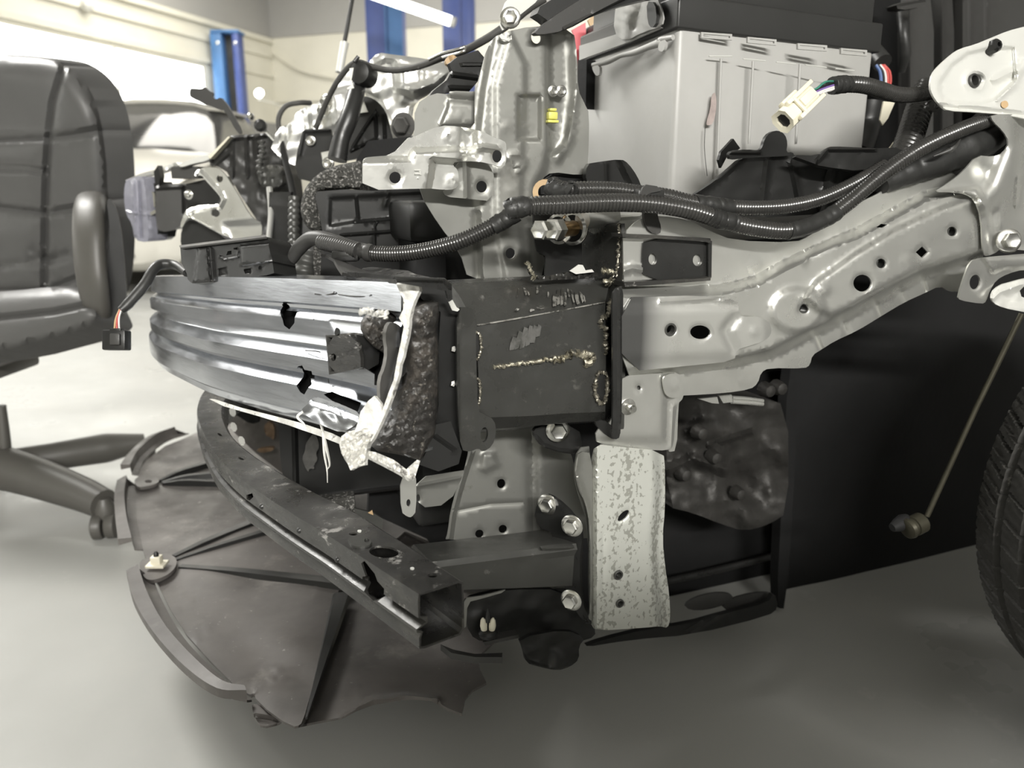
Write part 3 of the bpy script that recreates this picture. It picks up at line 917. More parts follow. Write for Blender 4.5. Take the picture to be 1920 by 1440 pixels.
# --- radiator support pillar
pil = [(937, 62), (1000, 48), (1075, 52), (1083, 110), (1083, 167), (1098, 198), (1105, 213), (1103, 305), (1098, 322), (1088, 329), (1035, 322), (1016, 335), (1010, 355), (1005, 390), (1003, 440), (1008, 475), (1022, 480),
       (1020, 500), (1012, 530), (880, 530), (862, 470), (825, 425), (785, 360), (782, 300), (890, 250), (890, 173), (897, 153), (915, 82)]
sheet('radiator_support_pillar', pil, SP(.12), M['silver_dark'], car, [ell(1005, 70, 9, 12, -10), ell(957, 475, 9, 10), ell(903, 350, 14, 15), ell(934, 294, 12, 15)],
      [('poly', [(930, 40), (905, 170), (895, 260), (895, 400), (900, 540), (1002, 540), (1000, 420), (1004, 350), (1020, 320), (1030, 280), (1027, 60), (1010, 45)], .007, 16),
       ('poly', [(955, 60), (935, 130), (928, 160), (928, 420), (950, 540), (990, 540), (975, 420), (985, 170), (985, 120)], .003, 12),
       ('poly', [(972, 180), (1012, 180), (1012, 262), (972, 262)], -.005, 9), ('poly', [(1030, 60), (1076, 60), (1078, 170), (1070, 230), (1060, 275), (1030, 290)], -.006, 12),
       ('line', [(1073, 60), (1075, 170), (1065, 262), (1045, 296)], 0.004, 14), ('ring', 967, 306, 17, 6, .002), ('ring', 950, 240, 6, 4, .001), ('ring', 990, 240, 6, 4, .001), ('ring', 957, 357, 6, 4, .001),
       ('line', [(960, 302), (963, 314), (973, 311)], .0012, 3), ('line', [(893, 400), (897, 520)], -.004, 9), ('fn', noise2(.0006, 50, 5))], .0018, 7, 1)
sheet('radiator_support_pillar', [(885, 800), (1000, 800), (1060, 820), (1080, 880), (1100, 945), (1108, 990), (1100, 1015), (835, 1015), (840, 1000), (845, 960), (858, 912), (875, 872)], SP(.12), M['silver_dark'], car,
      [ell(940, 907, 8, 9), ell(943, 992, 8, 8), ell(899, 1001, 8, 8)],
      [('line', [(882, 850), (862, 912), (848, 965), (842, 1010)], .008, 8), ('poly', [(900, 880), (905, 850), (925, 850), (935, 872), (910, 885)], .004, 12), ('line', [(855, 958), (920, 945), (980, 942)], -.002, 5),
       ('line', [(997, 810), (1000, 1010)], -.006, 16)], .0018, 8)
plate2 = [(778, 197), (812, 174), (843, 177), (843, 170), (893, 172), (905, 168), (905, 262), (763, 262), (778, 257)]
sheet('support_gusset', plate2, SP(.135), M['silver_dark'], car, bumps=[('poly', [(842, 150), (1000, 150), (1000, 235), (826, 235), (840, 200)], .004, 8), ('ring', 854, 218, 7, 4, .001), ('line', [(845, 185), (900, 190)], -.003, 10)], thick=.0018, res=7)
# bracket with the embossed IL
br = [(680, 303), (684, 296), (693, 294), (735, 291), (762, 262), (767, 257), (772, 259), (823, 235), (863, 237), (907, 247), (922, 256), (946, 264), (950, 272), (949, 308), (940, 315), (923, 308), (893, 302),
      (853, 303), (849, 310), (858, 318), (860, 330), (860, 346), (853, 355), (833, 356), (802, 353), (680, 357)]
sheet('headlamp_bracket', br, SP(.085), M['silver'], car, [ell(741, 333, 11, 11), ell(932, 293, 9, 12)],
      [('poly', [(660, 296), (690, 300), (768, 298), (776, 283), (864, 279), (872, 290), (866, 304), (812, 300), (808, 330), (800, 370), (660, 370)], .014, 13),
       ('poly', [(866, 240), (890, 244), (893, 296), (866, 300)], -.006, 16), ('ring', 843, 258, 8, 4, .0015), ('ring', 847, 341, 8, 4, .0015),
       ('line', [(871, 285), (905, 276), (930, 280)], .006, 9)], .0018, 6, 1)
tx = []
for pts in ([(777, 319), (788, 319)], [(777, 326), (787, 326)], [(787, 320), (789, 328)], [(783, 333), (785, 334)]):
    tx.append(tube('embossed_mark', [SP(.070).at(*p) for p in pts], .0009, M['white'], None, 6, smooth=False))
join('embossed_mark', tx, None, car)
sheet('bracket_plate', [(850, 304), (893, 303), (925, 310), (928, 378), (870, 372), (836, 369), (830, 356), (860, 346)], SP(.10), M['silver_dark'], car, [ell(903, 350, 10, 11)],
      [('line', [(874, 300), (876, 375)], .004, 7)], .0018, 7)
# bolts and clip on the pillar
for x, y in ((1037, 171), (1052, 171)):
    bolt('bolt', SP(.115).at(x, y), -CL, .0042, M['zinc'], car)
c = SP(.112).at(1035, 217)
yc = obox('trim_clip', c, CAX, (.011, .008, .008), M['yellow'], car, .0015)
lab(yc, 'yellow green trim clip')
obox('clip_head', c + CZ * .006, CAX, (.008, .008, .003), M['yellow'], yc, .001)
obox('clip_foot', c - CZ * .006, CAX, (.013, .009, .003), M['yellow'], yc, .001)
# small lower bracket
sheet('lower_bracket', [(750, 895), (780, 878), (781, 958), (772, 970), (764, 969), (752, 960)], SP(.05), M['silver'], car, [ell(766, 943, 4, 7)], thick=.0018, rnd=1)
sheet('lower_bracket', [(778, 897), (860, 884), (873, 882), (842, 946), (782, 953)], SP(.11), M['silver_dark'], car, [ell(784, 934, 4, 7)], [('line', [(782, 912), (870, 895)], .003, 5)], .0018, 8)

# --- gusset and outrigger at the right, white strut top
gus = [(1750, 360), (1775, 345), (1805, 323), (1832, 291), (1863, 294), (1883, 286), (1893, 266), (1880, 245), (1862, 228), (1856, 214), (1925, 214), (2010, 214), (2010, 470), (1900, 470), (1878, 458), (1872, 472), (1850, 481), (1843, 477), (1840, 407),
       (1829, 375), (1812, 364), (1790, 361)]
sheet('rail_outrigger', gus, SP(-.035), M['silver'], car, (),
      [('poly', [(1740, 366), (1790, 356), (1832, 352), (1852, 385), (1858, 480), (1830, 480), (1830, 372), (1800, 362)], .006, 12), ('line', [(1845, 380), (1872, 350), (1900, 280)], .010, 30), ('line', [(1862, 400), (1866, 460)], -.004, 14),
       ('poly', [(1905, 200), (2050, 200), (2050, 480), (1885, 480), (1893, 400), (1912, 330)], -.016, 34), ('line', [(1908, 330), (1905, 385)], .006, 6), ('dot', 1840, 320, 30, -.004)], .0018, 7, 1)
low = [(1818, 494), (1826, 486), (1870, 480), (2010, 470), (2010, 508), (1920, 505), (1890, 513), (1868, 525), (1856, 545), (1849, 566), (1841, 570), (1799, 563), (1796, 556), (1812, 506)]
sheet('wing_bracket', low, SP(-.055), M['silver'], car, [ell(1828, 529, 10, 14, 10)], [('poly', [(1840, 480), (2050, 470), (2050, 497), (1880, 503), (1860, 512)], .006, 14)], .0018, 7, 1)
b = bolt('bolt', SP(-.045).at(1890, 452), -CL * .9 + CZ * .12 + CF * .45, .0098, M['zinc'], car)
torn = [(1858, 556), (1864, 542), (1885, 530), (2000, 505), (2000, 600), (1920, 585), (1880, 577), (1862, 568)]
sheet('torn_wing_flange', torn, SP(-.06), M['white'], car, [[(1912, 545), (1925, 532), (1960, 530), (1950, 545), (1925, 560), (1915, 556)]],
      [('line', [(1862, 560), (1875, 548), (1910, 535), (1990, 515)], .004, 7), ('poly', [(1880, 555), (1905, 545), (1990, 535), (1990, 580), (1890, 570)], -.006, 12), ('fn', noise2(.0016, 14, 8))], .0018, 5, 1)
arm = [(2040, 20), (1920, 50), (1889, 58), (1853, 73), (1829, 83), (1800, 91), (1786, 100), (1761, 122), (1748, 138), (1744, 156), (1745, 170), (1753, 186), (1765, 200), (1778, 208), (1823, 210), (1876, 214), (1920, 222), (2040, 250)]
pl = SP(-.085, RAD(12))
wa = sheet('wing_support_arm', arm, pl, M['white'], car, [ell(1830, 150, 14, 11, -20)],
           [('poly', [(1762, 155), (1762, 172), (1769, 186), (1785, 193), (1839, 193), (1868, 185), (1905, 150), (1900, 90), (1860, 90), (1815, 100), (1785, 122)], -.005, 9),
            ('line', [(1870, 185), (1900, 160), (1925, 110)], .004, 10), ('line', [(1866, 150), (1905, 130)], .005, 12), ('line', [(1762, 200), (1825, 206), (1920, 216)], -.004, 8), ('fn', noise2(.0008, 40, 4)), ('ring', 1830, 150, 19, 7, .002)],
           .0022, 6, 1)
lab(wa, 'bright white upper arm')
lathe('weld_nut', pl.at(1830, 150) - pl.n * .002, -pl.n, [(-.002, .0068), (-.001, .008), (.012, .008), (.012, .0056), (-.001, .0058)], M['grey_steel'], car, 20, ring=True)
q = pl.at(1861, 88)
nu = lathe('rubber_nut', q, pl.n, [(-.004, .0080), (.004, .0078), (.006, .007), (.008, .0052), (.008, .0028), (.002, .0026)], M['plastic'], car, 8, 30)
lab(nu, 'small black rubber nut')
ru = sheet('rust_patch', [(1878, 190), (1888, 188), (1892, 198), (1884, 204), (1877, 199)], SP(-.0865, RAD(12)), M['orange'], car, thick=.0005, rnd=2)

# --- dark inner wing, wheel-house liner and engine bay walls
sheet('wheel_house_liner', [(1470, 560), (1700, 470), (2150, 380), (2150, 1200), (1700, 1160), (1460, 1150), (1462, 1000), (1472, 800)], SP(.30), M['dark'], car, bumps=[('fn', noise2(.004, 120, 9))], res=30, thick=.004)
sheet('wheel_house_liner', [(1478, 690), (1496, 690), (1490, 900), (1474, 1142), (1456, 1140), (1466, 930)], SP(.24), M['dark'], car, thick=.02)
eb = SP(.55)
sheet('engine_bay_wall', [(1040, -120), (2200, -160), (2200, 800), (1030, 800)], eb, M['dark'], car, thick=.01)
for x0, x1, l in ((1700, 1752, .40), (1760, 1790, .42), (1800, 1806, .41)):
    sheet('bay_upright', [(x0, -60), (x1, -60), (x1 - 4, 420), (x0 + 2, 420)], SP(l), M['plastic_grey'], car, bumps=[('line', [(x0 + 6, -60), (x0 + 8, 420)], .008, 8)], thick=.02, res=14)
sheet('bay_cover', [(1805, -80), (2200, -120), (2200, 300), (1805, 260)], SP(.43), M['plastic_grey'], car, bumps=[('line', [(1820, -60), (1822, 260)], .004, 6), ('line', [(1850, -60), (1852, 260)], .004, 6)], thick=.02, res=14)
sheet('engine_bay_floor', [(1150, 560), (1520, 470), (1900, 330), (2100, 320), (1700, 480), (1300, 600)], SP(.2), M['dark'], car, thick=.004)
sheet('cross_strut', [(1680, 6), (1735, -4), (1737, 12), (1684, 20)], SP(.32), M['plastic_grey'], car, bumps=[('line', [(1682, 8), (1735, -2)], .004, 5)], thick=.02, res=8)
tube('engine_loom', [PS(1693, 25, .38), PS(1694, 60, .36), PS(1697, 100, .36), PS(1690, 135, .37)], [.011, .008, .010, .006], M['tape'], car, 10)
# dark bonnet lock panel across the top
top = [(1000, 20), (1050, -10), (1130, -60), (1330, -80), (1310, -20), (1200, 0), (1120, 25), (1060, 58), (1040, 55), (1030, 40)]
sheet('upper_crossmember', top, SP(.10), M['plastic'], car, bumps=[('line', [(1040, 52), (1110, 20), (1200, -20)], .005, 7)], thick=.02, res=10)
sheet('upper_crossmember', [(1000, 60), (1056, 18), (1140, -30), (1240, -60), (1200, -20), (1110, 26), (1060, 57), (1010, 66)], SP(.09), M['plastic_grey'], car, bumps=[('line', [(1056, 54), (1085, 40), (1110, 28)], .003, 4)], thick=.01, res=8)
# silver bonnet hinge end at the top
sheet('hinge_plate', [(936, 60), (943, 10), (960, -10), (1015, -20), (1010, 0), (985, 20), (970, 32), (960, 48)], SP(.16), M['white'], car, [ell(951, 26, 3, 8, 20)], [('ring', 951, 26, 8, 4, .002)], .002, 6)
bolt('bolt', SP(.155).at(957, 34), -CL + CF * .4, .0075, M['zinc'], car)
sheet('hinge_plate', [(936, 68), (941, 63), (948, 70), (958, 73), (959, 66), (960, 74), (950, 76), (940, 73)], SP(.105), M['white'], car, thick=.002, rnd=0)
tube('bonnet_seal', [PD(1020, -4, 1.02), PD(990, 15, 1.02), PD(960, 40, 1.01), PD(920, 68, 1.01), PD(870, 95, 1.03), PD(830, 108, 1.05), PD(780, 126, 1.07), PD(735, 132, 1.09), PD(700, 126, 1.1), PD(667, 117, 1.1), PD(640, 142, 1.12), PD(615, 185, 1.15), PD(592, 240, 1.18)],
     [.0075, .0055, .0048, .0042, .004, .004], M['rubber'], car, 10)
tube('latch_cable', [PD(804, 112, 1.04), PD(830, 100, 1.03), PD(860, 92, 1.02), PD(872, 88, 1.02), PD(868, 97, 1.01), PD(830, 108, 1.03)], .0022, M['zinc'], car, 7)
tc_ = sheet('broken_clip', [(834, 117), (840, 105), (850, 102), (860, 110), (864, 125), (860, 132), (846, 126)], FP(848, 115, .985, 15), M['orange'], car, bumps=[('line', [(845, 104), (856, 130)], .004, 5), ('line', [(852, 104), (862, 126)], .003, 4)], thick=.012, res=4)
lab(tc_, 'tan broken plastic clip')
# black panel behind the gap
sheet('slam_panel', [(840, 112), (915, 88), (892, 172), (840, 172), (815, 185), (800, 180), (850, 140)], SP(.22), M['plastic'], car, bumps=[('line', [(868, 121), (905, 121)], .006, 4), ('line', [(850, 140), (895, 146)], .006, 6), ('line', [(845, 165), (890, 167)], .004, 6)], thick=.01, res=7)
# crumpled bright far wing and its inner panel
wing = [(690, 118), (708, 98), (735, 102), (800, 110), (848, 122), (846, 142), (832, 158), (806, 176), (782, 190), (774, 206), (770, 258), (764, 262), (752, 270), (744, 275), (735, 255), (728, 220), (718, 200), (700, 184), (682, 180), (690, 150)]
sheet('crumpled_wing', wing, FP(760, 180, 1.18, 8), M['tin'], car, (),
      [('poly', [(744, 120), (830, 124), (850, 140), (820, 168), (775, 176), (750, 165)], .022, 24), ('line', [(745, 165), (775, 170), (815, 155), (845, 130)], .010, 12), ('line', [(685, 182), (712, 196), (728, 225), (738, 265)], .012, 8),
       ('line', [(700, 120), (722, 108), (800, 118)], .008, 10), ('line', [(792, 128), (790, 150)], -.004, 6), ('line', [(772, 206), (768, 258)], .006, 6), ('fn', noise2(.003, 26, 6))], .002, 5, 1)
bolt('grommet', PD(757, 236, 1.16), np.array([-.3, -1, 0]), .013, M['rubber'], car)
sheet('inner_wing', [(505, 290), (520, 240), (545, 232), (560, 205), (605, 190), (640, 150), (668, 120), (690, 140), (665, 200), (640, 260), (600, 330)], FP(590, 230, 1.32, 12), M['tin'], car, (),
      [('line', [(575, 200), (580, 250)], .010, 9), ('poly', [(620, 175), (660, 165), (655, 225), (628, 232)], .012, 14), ('line', [(535, 235), (530, 280)], -.008, 8), ('fn', noise2(.004, 26, 2))], .002, 7, 1)
for x, y in ((607, 208), (613, 192)):
    bolt('bolt', PD(x, y, 1.28), np.array([-.5, -1, .2]), .009, M['zinc'], car)
tube('drain_hose', [PD(528, 262, 1.36), PD(522, 225, 1.36), PD(535, 200, 1.36), PD(560, 193, 1.36), PD(582, 193, 1.38)], .0045, M['rubber'], car, 9)
sheet('inner_liner', [(690, 264), (768, 256), (790, 370), (690, 372), (656, 345), (668, 300)], FP(730, 310, 1.16, 0), M['dark'], car, thick=.01, rnd=0)
# black pivot arm
tube('bonnet_hinge_arm', [PD(676, 150, 1.12), PD(668, 175, 1.11), PD(655, 220, 1.10), PD(640, 260, 1.10), PD(632, 300, 1.10)], [.009, .012, .013, .012, .014], M['black_steel'], car, 14)
lathe('pivot_cap', PD(678, 138, 1.10), np.array([-.3, -1, .1]), [(-.02, .016), (0, .0175), (.008, .015), (.011, .006)], M['black_steel'], car, 20)
sheet('pivot_tab', [(655, 128), (663, 127), (659, 150), (664, 165), (652, 168), (650, 165), (658, 160)], FP(658, 148, 1.09), M['white'], car, thick=.002, rnd=0)
tube('seal_clip', [PD(664, 116, 1.09), PD(672, 106, 1.09)], .003, M['plastic'], car, 6, smooth=False)

# ------------------------------------------------------------------ crash box
cb = thing('crash_box', 'black steel crash box between the torn beam and the silver rail', 'crash box', PS(1000, 650) * np.array([1, 1, 0]) + CZ * .4)
Lp = [(838, 525, .10), (838, 525, .075), (844, 531, .046), (860, 552, .028), (893, 611, 0), (897, 700, -.002), (897, 784, 0), (900, 806, .016), (900, 812, .10)]
Rp = [(1140, 511, .10), (1140, 511, .075), (1142, 519, .042), (1142, 533, .024), (1135, 567, 0), (1136, 680, -.002), (1135, 772, 0), (1135, 787, .016), (1135, 789, .10)]
rings = []
for t in np.linspace(0, 1, 18):
    ring = []
    for a, b in zip(Lp, Rp):
        p = PS(*a) * (1 - t) + PS(*b) * t
        ring.append(p + CL * (.0016 * math.sin(t * 9 + a[1] * .05) * math.sin(t * 3.14)))
    rings.append(ring)
M['crash'] = mat('grey_black_crash_box_paint', (0.040, 0.040, 0.037), 0.0, 0.30, spec=0.7, var=0.25, vscale=14, bump=0.10, bscale=90, rvar=0.1,
                 dirt=[((0.22, 0.215, 0.20), 17, 0.64, 0.7, 0.06), ((0.12, 0.115, 0.105), 60, 0.60, 0.5, 0.1)])
loft('box_shell', rings, M['crash'], cb, True, True, 22)
# scraped, dented patches on the upper bevel
mscr = mat('scraped_steel_and_highlight', (0.42, 0.41, 0.38), 0.6, 0.36, var=0.5, vscale=60, bump=0.4, bscale=80, dirt=((0.05, 0.05, 0.045), 60, 0.50, 0.9, 0.06))
bev = P3((893, 611, .76), (1135, 567, .80), (1142, 532, .81))
rs = np.random.default_rng(3)
ba, bb_, bc = PS(870, 580, .012), PS(1138, 550, .0115), PS(1142, 533, .0225)
bevp = Plane(bb_, np.cross(bc - bb_, ba - bb_))
bevp.q = bevp.q + bevp.n * .002
def sliver(x, y, w_, h, lean, l, m):
    q = [(x - w_ * .4 + lean * .5, y - h / 2), (x + w_ * .3 + lean * .5, y - h / 2 + rs.uniform(0, 4)), (x + w_ * .5 + lean * .2, y - h * .2), (x + w_ * .4, y + h * .15), (x + w_ * .5 - lean * .4, y + h / 2 - rs.uniform(0, 5)), (x - w_ * .3 - lean * .5, y + h / 2), (x - w_ * .5, y)]
    sheet('scrape_mark', q, bevp if y < 572 else SP(l), m, cb, bumps=[('fn', noise2(.0004, 5, 5))], thick=.0007, res=5, rnd=0)
for x, y, w_, h, ln in ((1040, 562, 8, 24, 2), (1047, 557, 7, 30, 1), (1054, 556, 6, 32, 2), (1060, 560, 5, 26, 1), (1066, 548, 4, 16, -2), (1074, 556, 4, 26, -5), (1082, 559, 7, 24, -4), (1091, 557, 5, 22, -5), (1096, 560, 3, 14, -3),
                        (1008, 543, 5, 15, 2), (1013, 542, 3, 13, 2), (985, 546, 5, 14, -3), (991, 549, 3, 10, -3), (971, 549, 2, 18, 3), (1028, 552, 3, 10, 0), (970, 580, 6, 5, 4), (1014, 578, 12, 5, -6), (998, 582, 8, 6, 2), (1035, 595, 12, 7, 5)):
    sliver(x, y, w_, h, ln, -.0004 + .0003 * (y > 570) - .0006, mscr)
msc2 = mat('scuffed_paint', (0.105, 0.103, 0.098), 0.1, 0.45, bump=.2, bscale=70, dirt=((.055, .055, .05), 60, .46, .9, .12))
for x, y, w_, h, ln in ((962, 644, 10, 26, 8), (972, 638, 9, 36, 10), (982, 634, 10, 42, 10), (992, 630, 9, 40, 9), (1001, 626, 9, 34, 8), (1010, 620, 8, 24, 5)):
    sliver(x, y, w_, h, ln, -.0030, msc2)
tube('crease_highlight', [PS(894, 610, -.0006), PS(960, 599, -.0006), PS(1020, 588, -.0006), PS(1080, 577, -.0006), PS(1133, 567, -.0006)], .0009, mscr, cb, 6)  # pale strip painting a highlight along the bevel crease
def bead(name, pts, r, l, m, par, seed=0, n=46, jit=.5):
    """A weld bead: a chain of overlapping lumps along a line."""
    p = spline([PS(x, y, l) for x, y in pts], n)
    rr = np.random.default_rng(seed)
    t, U, Wv = frames(p)
    a = np.linspace(0, 2 * math.pi, 8, endpoint=False)
    rings = []
    for i in range(n):
        k = r * (0.55 + .75 * rr.random()) * (0.35 if i in (0, n - 1) else 1)
        c = p[i] + rr.normal(0, r * jit * .5, 3)
        rings.append([c + (U[i] * math.cos(x) + Wv[i] * math.sin(x)) * k * (.8 + .4 * rr.random()) for x in a])
    return loft(name, rings, m, par, True, True, 25)
M['weld_bright'] = mat('bright_gouged_weld', (0.62, 0.58, 0.46), 0.75, 0.25, bump=0.9, bscale=200, var=0.6, vscale=120, dirt=((.06, .055, .045), 140, .52, .9, .06))
bead('weld_gouge', [(923, 688), (960, 684), (1000, 679), (1040, 672), (1060, 670)], .0022, -.0035, M['weld_bright'], cb, 1, 70)
bead('weld_gouge', [(1040, 674), (1062, 668), (1085, 662), (1104, 666), (1110, 676), (1095, 680)], .0038, -.0045, M['weld_bright'], cb, 2, 46, .9)
for i, ring in enumerate(([(884, 634), (888, 626), (896, 624), (901, 632), (902, 652), (898, 670), (892, 674), (887, 666), (886, 648), (885, 636)], [(884, 718), (890, 711), (898, 712), (900, 724), (900, 745), (896, 760), (890, 770), (886, 758), (884, 740), (884, 722)])):
    bead('weld_bead', ring, .0016, -.0045, M['weld'], cb, 5 + i, 60, .3)
    sheet('weld_pool', ring[:-1], SP(-.003), M['black_steel'], cb, thick=.002, rnd=1)
bead('weld_bead', [(1143, 560), (1142, 585), (1136, 593), (1128, 597), (1128, 612), (1138, 618), (1134, 640), (1138, 655), (1132, 668)], .0026, -.0015, M['weld'], cb, 9, 60)
bead('weld_bead', [(1118, 706), (1126, 698), (1137, 702), (1139, 725), (1136, 748), (1130, 757), (1120, 750), (1116, 728), (1118, 708)], .0022, -.0035, M['weld'], cb, 10, 70, .4)
sheet('weld_pool', [(1120, 704), (1134, 700), (1138, 725), (1134, 750), (1122, 748), (1117, 726)], SP(-.003), M['black_steel'], cb, thick=.002, rnd=2)
# right end plate, an upright across the rail, with its tall upper tab
ep = Plane(PS(1163, 600, 0), CF)
def PE(f, px, py):                                     # plane across the car at f metres forward of the end plate
    return Plane(PS(1163, 600, 0) + CF * f, CF)
sheet('end_plate', [(1086, 431), (1110, 424), (1150, 418), (1165, 419), (1167, 520), (1160, 545), (1168, 552), (1166, 700), (1164, 800), (1160, 824), (1142, 822), (1122, 800), (1110, 792), (1092, 780), (1080, 700), (1078, 520)], ep,
      M['crash'], cb, thick=.004, rnd=0)
bead('weld_bead', [(1160, 420), (1161, 440), (1160, 470), (1158, 500), (1156, 520)], .0015, .006, M['weld'], cb, 21, 50, .9)
sheet('end_plate_lip', [(1148, 552), (1156, 540), (1169, 536), (1168, 600), (1167, 700), (1165, 808), (1158, 825), (1146, 820), (1150, 780), (1149, 640)], SP(-.031), M['black_steel'], cb,
      bumps=[('line', [(1163, 545), (1163, 810)], .003, 6)], thick=.003, res=6)
lath = [(1112, 792), (1130, 786), (1150, 800), (1163, 812), (1160, 824), (1142, 822)]
sheet('lower_tab', lath, SP(-.010), M['black_steel'], cb, bumps=[('line', [(1142, 822), (1160, 822)], .004, 7)], thick=.004, res=6)
# loose torn tape and paint flakes on top
fl_ = sheet('torn_flake', [(986, 489), (992, 488), (1000, 512), (1018, 520), (1060, 510), (1095, 505), (1125, 512), (1118, 522), (1060, 524), (1010, 526), (992, 518)], SP(.02), M['black_scratched'], cb, bumps=[('fn', noise2(.005, 9, 3))], thick=.001, res=4)
sheet('torn_flake', [(1068, 508), (1085, 496), (1093, 497), (1098, 507), (1110, 505), (1114, 510), (1080, 514)], SP(.014), M['white'], cb, thick=.001, rnd=0)
bead('torn_flake', [(987, 489), (992, 500), (997, 514), (1003, 522)], .0018, .012, M['weld_bright'], cb, 31, 30, 1.2)
bead('weld_bead', [(1128, 514), (1140, 508), (1148, 514), (1147, 528), (1138, 530), (1134, 522)], .0024, .012, M['weld_bright'], cb, 32, 44, .9)
# black side bracket with two round holes, pocket behind
sb = thing('side_bracket', 'black two-hole bracket on the silver rail right of the crash box', 'bracket', PS(1260, 480, -.02))
sheet('bracket_face', [(1206, 448), (1322, 449), (1332, 456), (1333, 500), (1330, 520), (1318, 525), (1204, 524), (1203, 480)], SP(-.004), M['black_steel'], sb, [ell(1224, 486, 8, 11), ell(1308, 488, 9, 11)], thick=.003, rnd=1)
sheet('top_lip', [(1166, 438), (1230, 441), (1332, 447), (1334, 456), (1320, 453), (1230, 447), (1168, 445)], SP(-.012), M['black_scratched'], sb, thick=.022, rnd=0)
sheet('bottom_lip', [(1170, 529), (1230, 526), (1320, 522), (1333, 519), (1332, 526), (1230, 534), (1172, 538)], SP(-.012), M['black_scratched'], sb, thick=.024, rnd=0)
sheet('right_lip', [(1328, 450), (1335, 452), (1334, 520), (1328, 526)], SP(-.008), M['black_steel'], sb, thick=.02, rnd=0)
sheet('pocket_plate', [(1168, 446), (1206, 448), (1205, 524), (1200, 526), (1170, 528)], SP(-.002), M['silver'], sb, bumps=[('line', [(1168, 508), (1186, 503), (1204, 506)], .004, 10), ('dot', 1186, 507, 5, -.001)], thick=.002, res=6, rnd=0)

# ------------------------------------------------------------------ upper aluminium bumper beam
bb = thing('bumper_beam', 'torn shiny aluminium bumper beam with grooved face', 'bumper', PD(560, 650, .82) * np.array([1, 1, 0]) + CZ * .45)
ST = [(500, 520, 600, 1.95), (420, 520, 610, 1.80), (340, 518, 625, 1.58), (300, 517, 640, 1.40), (285, 521, 660, 1.26), (284, 521, 672, 1.20), (290, 519, 686, 1.14), (305, 518, 700, 1.08), (330, 518, 714, 1.025), (365, 518, 732, .975),
      (400, 519, 747, .93), (450, 520, 763, .885), (500, 521, 778, .85), (560, 523, 794, .812), (620, 525, 812, .775), (680, 527, 832, .742), (730, 529, 852, .716), (752, 530, 862, .705)]
ST = spline([list(map(float, s)) for s in ST], 90)
prof = [(0, -.042), (0, 0), (.165, 0), (.187, -.008), (.21, -.009), (.235, -.001), (.27, .002), (.37, .001), (.388, -.012), (.455, -.012), (.47, -.011), (.53, .002), (.62, .001), (.637, -.009), (.665, -.009), (.73, .003), (.78, .003), (.90, .002), (.93, -.004), (.985, -.006), (1.0, -.009), (1.0, -.042)]
top = np.array([PD(s[0], s[1], s[3]) for s in ST])
botm = np.array([PD(s[0], s[2], s[3] * .995) for s in ST])
tg = np.gradient((top + botm) / 2, axis=0)
tg[:, 2] = 0
tg /= np.linalg.norm(tg, axis=1)[:, None]
nrm = np.cross(tg, CZ)
if np.dot(nrm[70], CAM - top[70]) < 0:
    nrm = -nrm
rings = []
for i in range(len(ST)):
    rings.append([top[i] * (1 - f) + botm[i] * f + nrm[i] * o for f, o in prof])
bm_ = loft('beam', rings, M['alu'], bb, True, False, 24)
md = bm_.modifiers.new('wall', 'SOLIDIFY')
md.thickness = .003
md.offset = -1
core = [[top[i] * (1 - f) + botm[i] * f + nrm[i] * o for f, o in ((.05, -.038), (.05, -.022), (.95, -.022), (.95, -.038))] for i in range(0, 88)]
loft('beam_shade_fill', core, M['dark'], bb, True, True, 30)  # dark fill standing in for the shade inside the hollow beam
def near_pt(px, py):
    k = int(np.argmin(np.abs(ST[20:, 0] - px))) + 20
    s = ST[k]
    return Plane(PD(px, py, s[3]), nrm[k] * .6 - FWD * .4)
cs = []
for poly in ([(552, 695), (557, 687), (567, 685), (573, 693), (580, 710), (592, 720), (580, 738), (570, 734), (560, 723), (562, 708)],
             [(512, 572), (520, 567), (530, 573), (533, 582), (563, 584), (562, 605), (550, 617), (537, 610), (532, 597), (520, 582)],
             [(600, 741), (618, 735), (690, 752), (682, 772), (655, 768)],
             [(690, 590), (724, 583), (745, 600), (745, 690), (728, 760), (712, 748), (712, 700), (690, 690), (640, 690), (640, 640), (676, 640)]):
    k = near_pt(np.mean([p[0] for p in poly]), np.mean([p[1] for p in poly]))
    q = k.many(np.array(poly, float))
    cs.append(loft('cutter', [q + k.n * .02, q - k.n * .0195], None))
cut(bm_, cs)
for pts in ([(592, 551), (610, 553), (626, 550), (628, 547)], [(636, 552), (660, 555), (690, 556), (697, 553)], [(590, 599), (586, 602)], [(574, 657), (590, 658), (602, 660)], [(617, 710), (618, 718)]):
    tube('crack', [near_pt(*p).at(*p) + near_pt(*p).n * .0012 for p in pts], .0007, M['black_steel'], bb, 5)
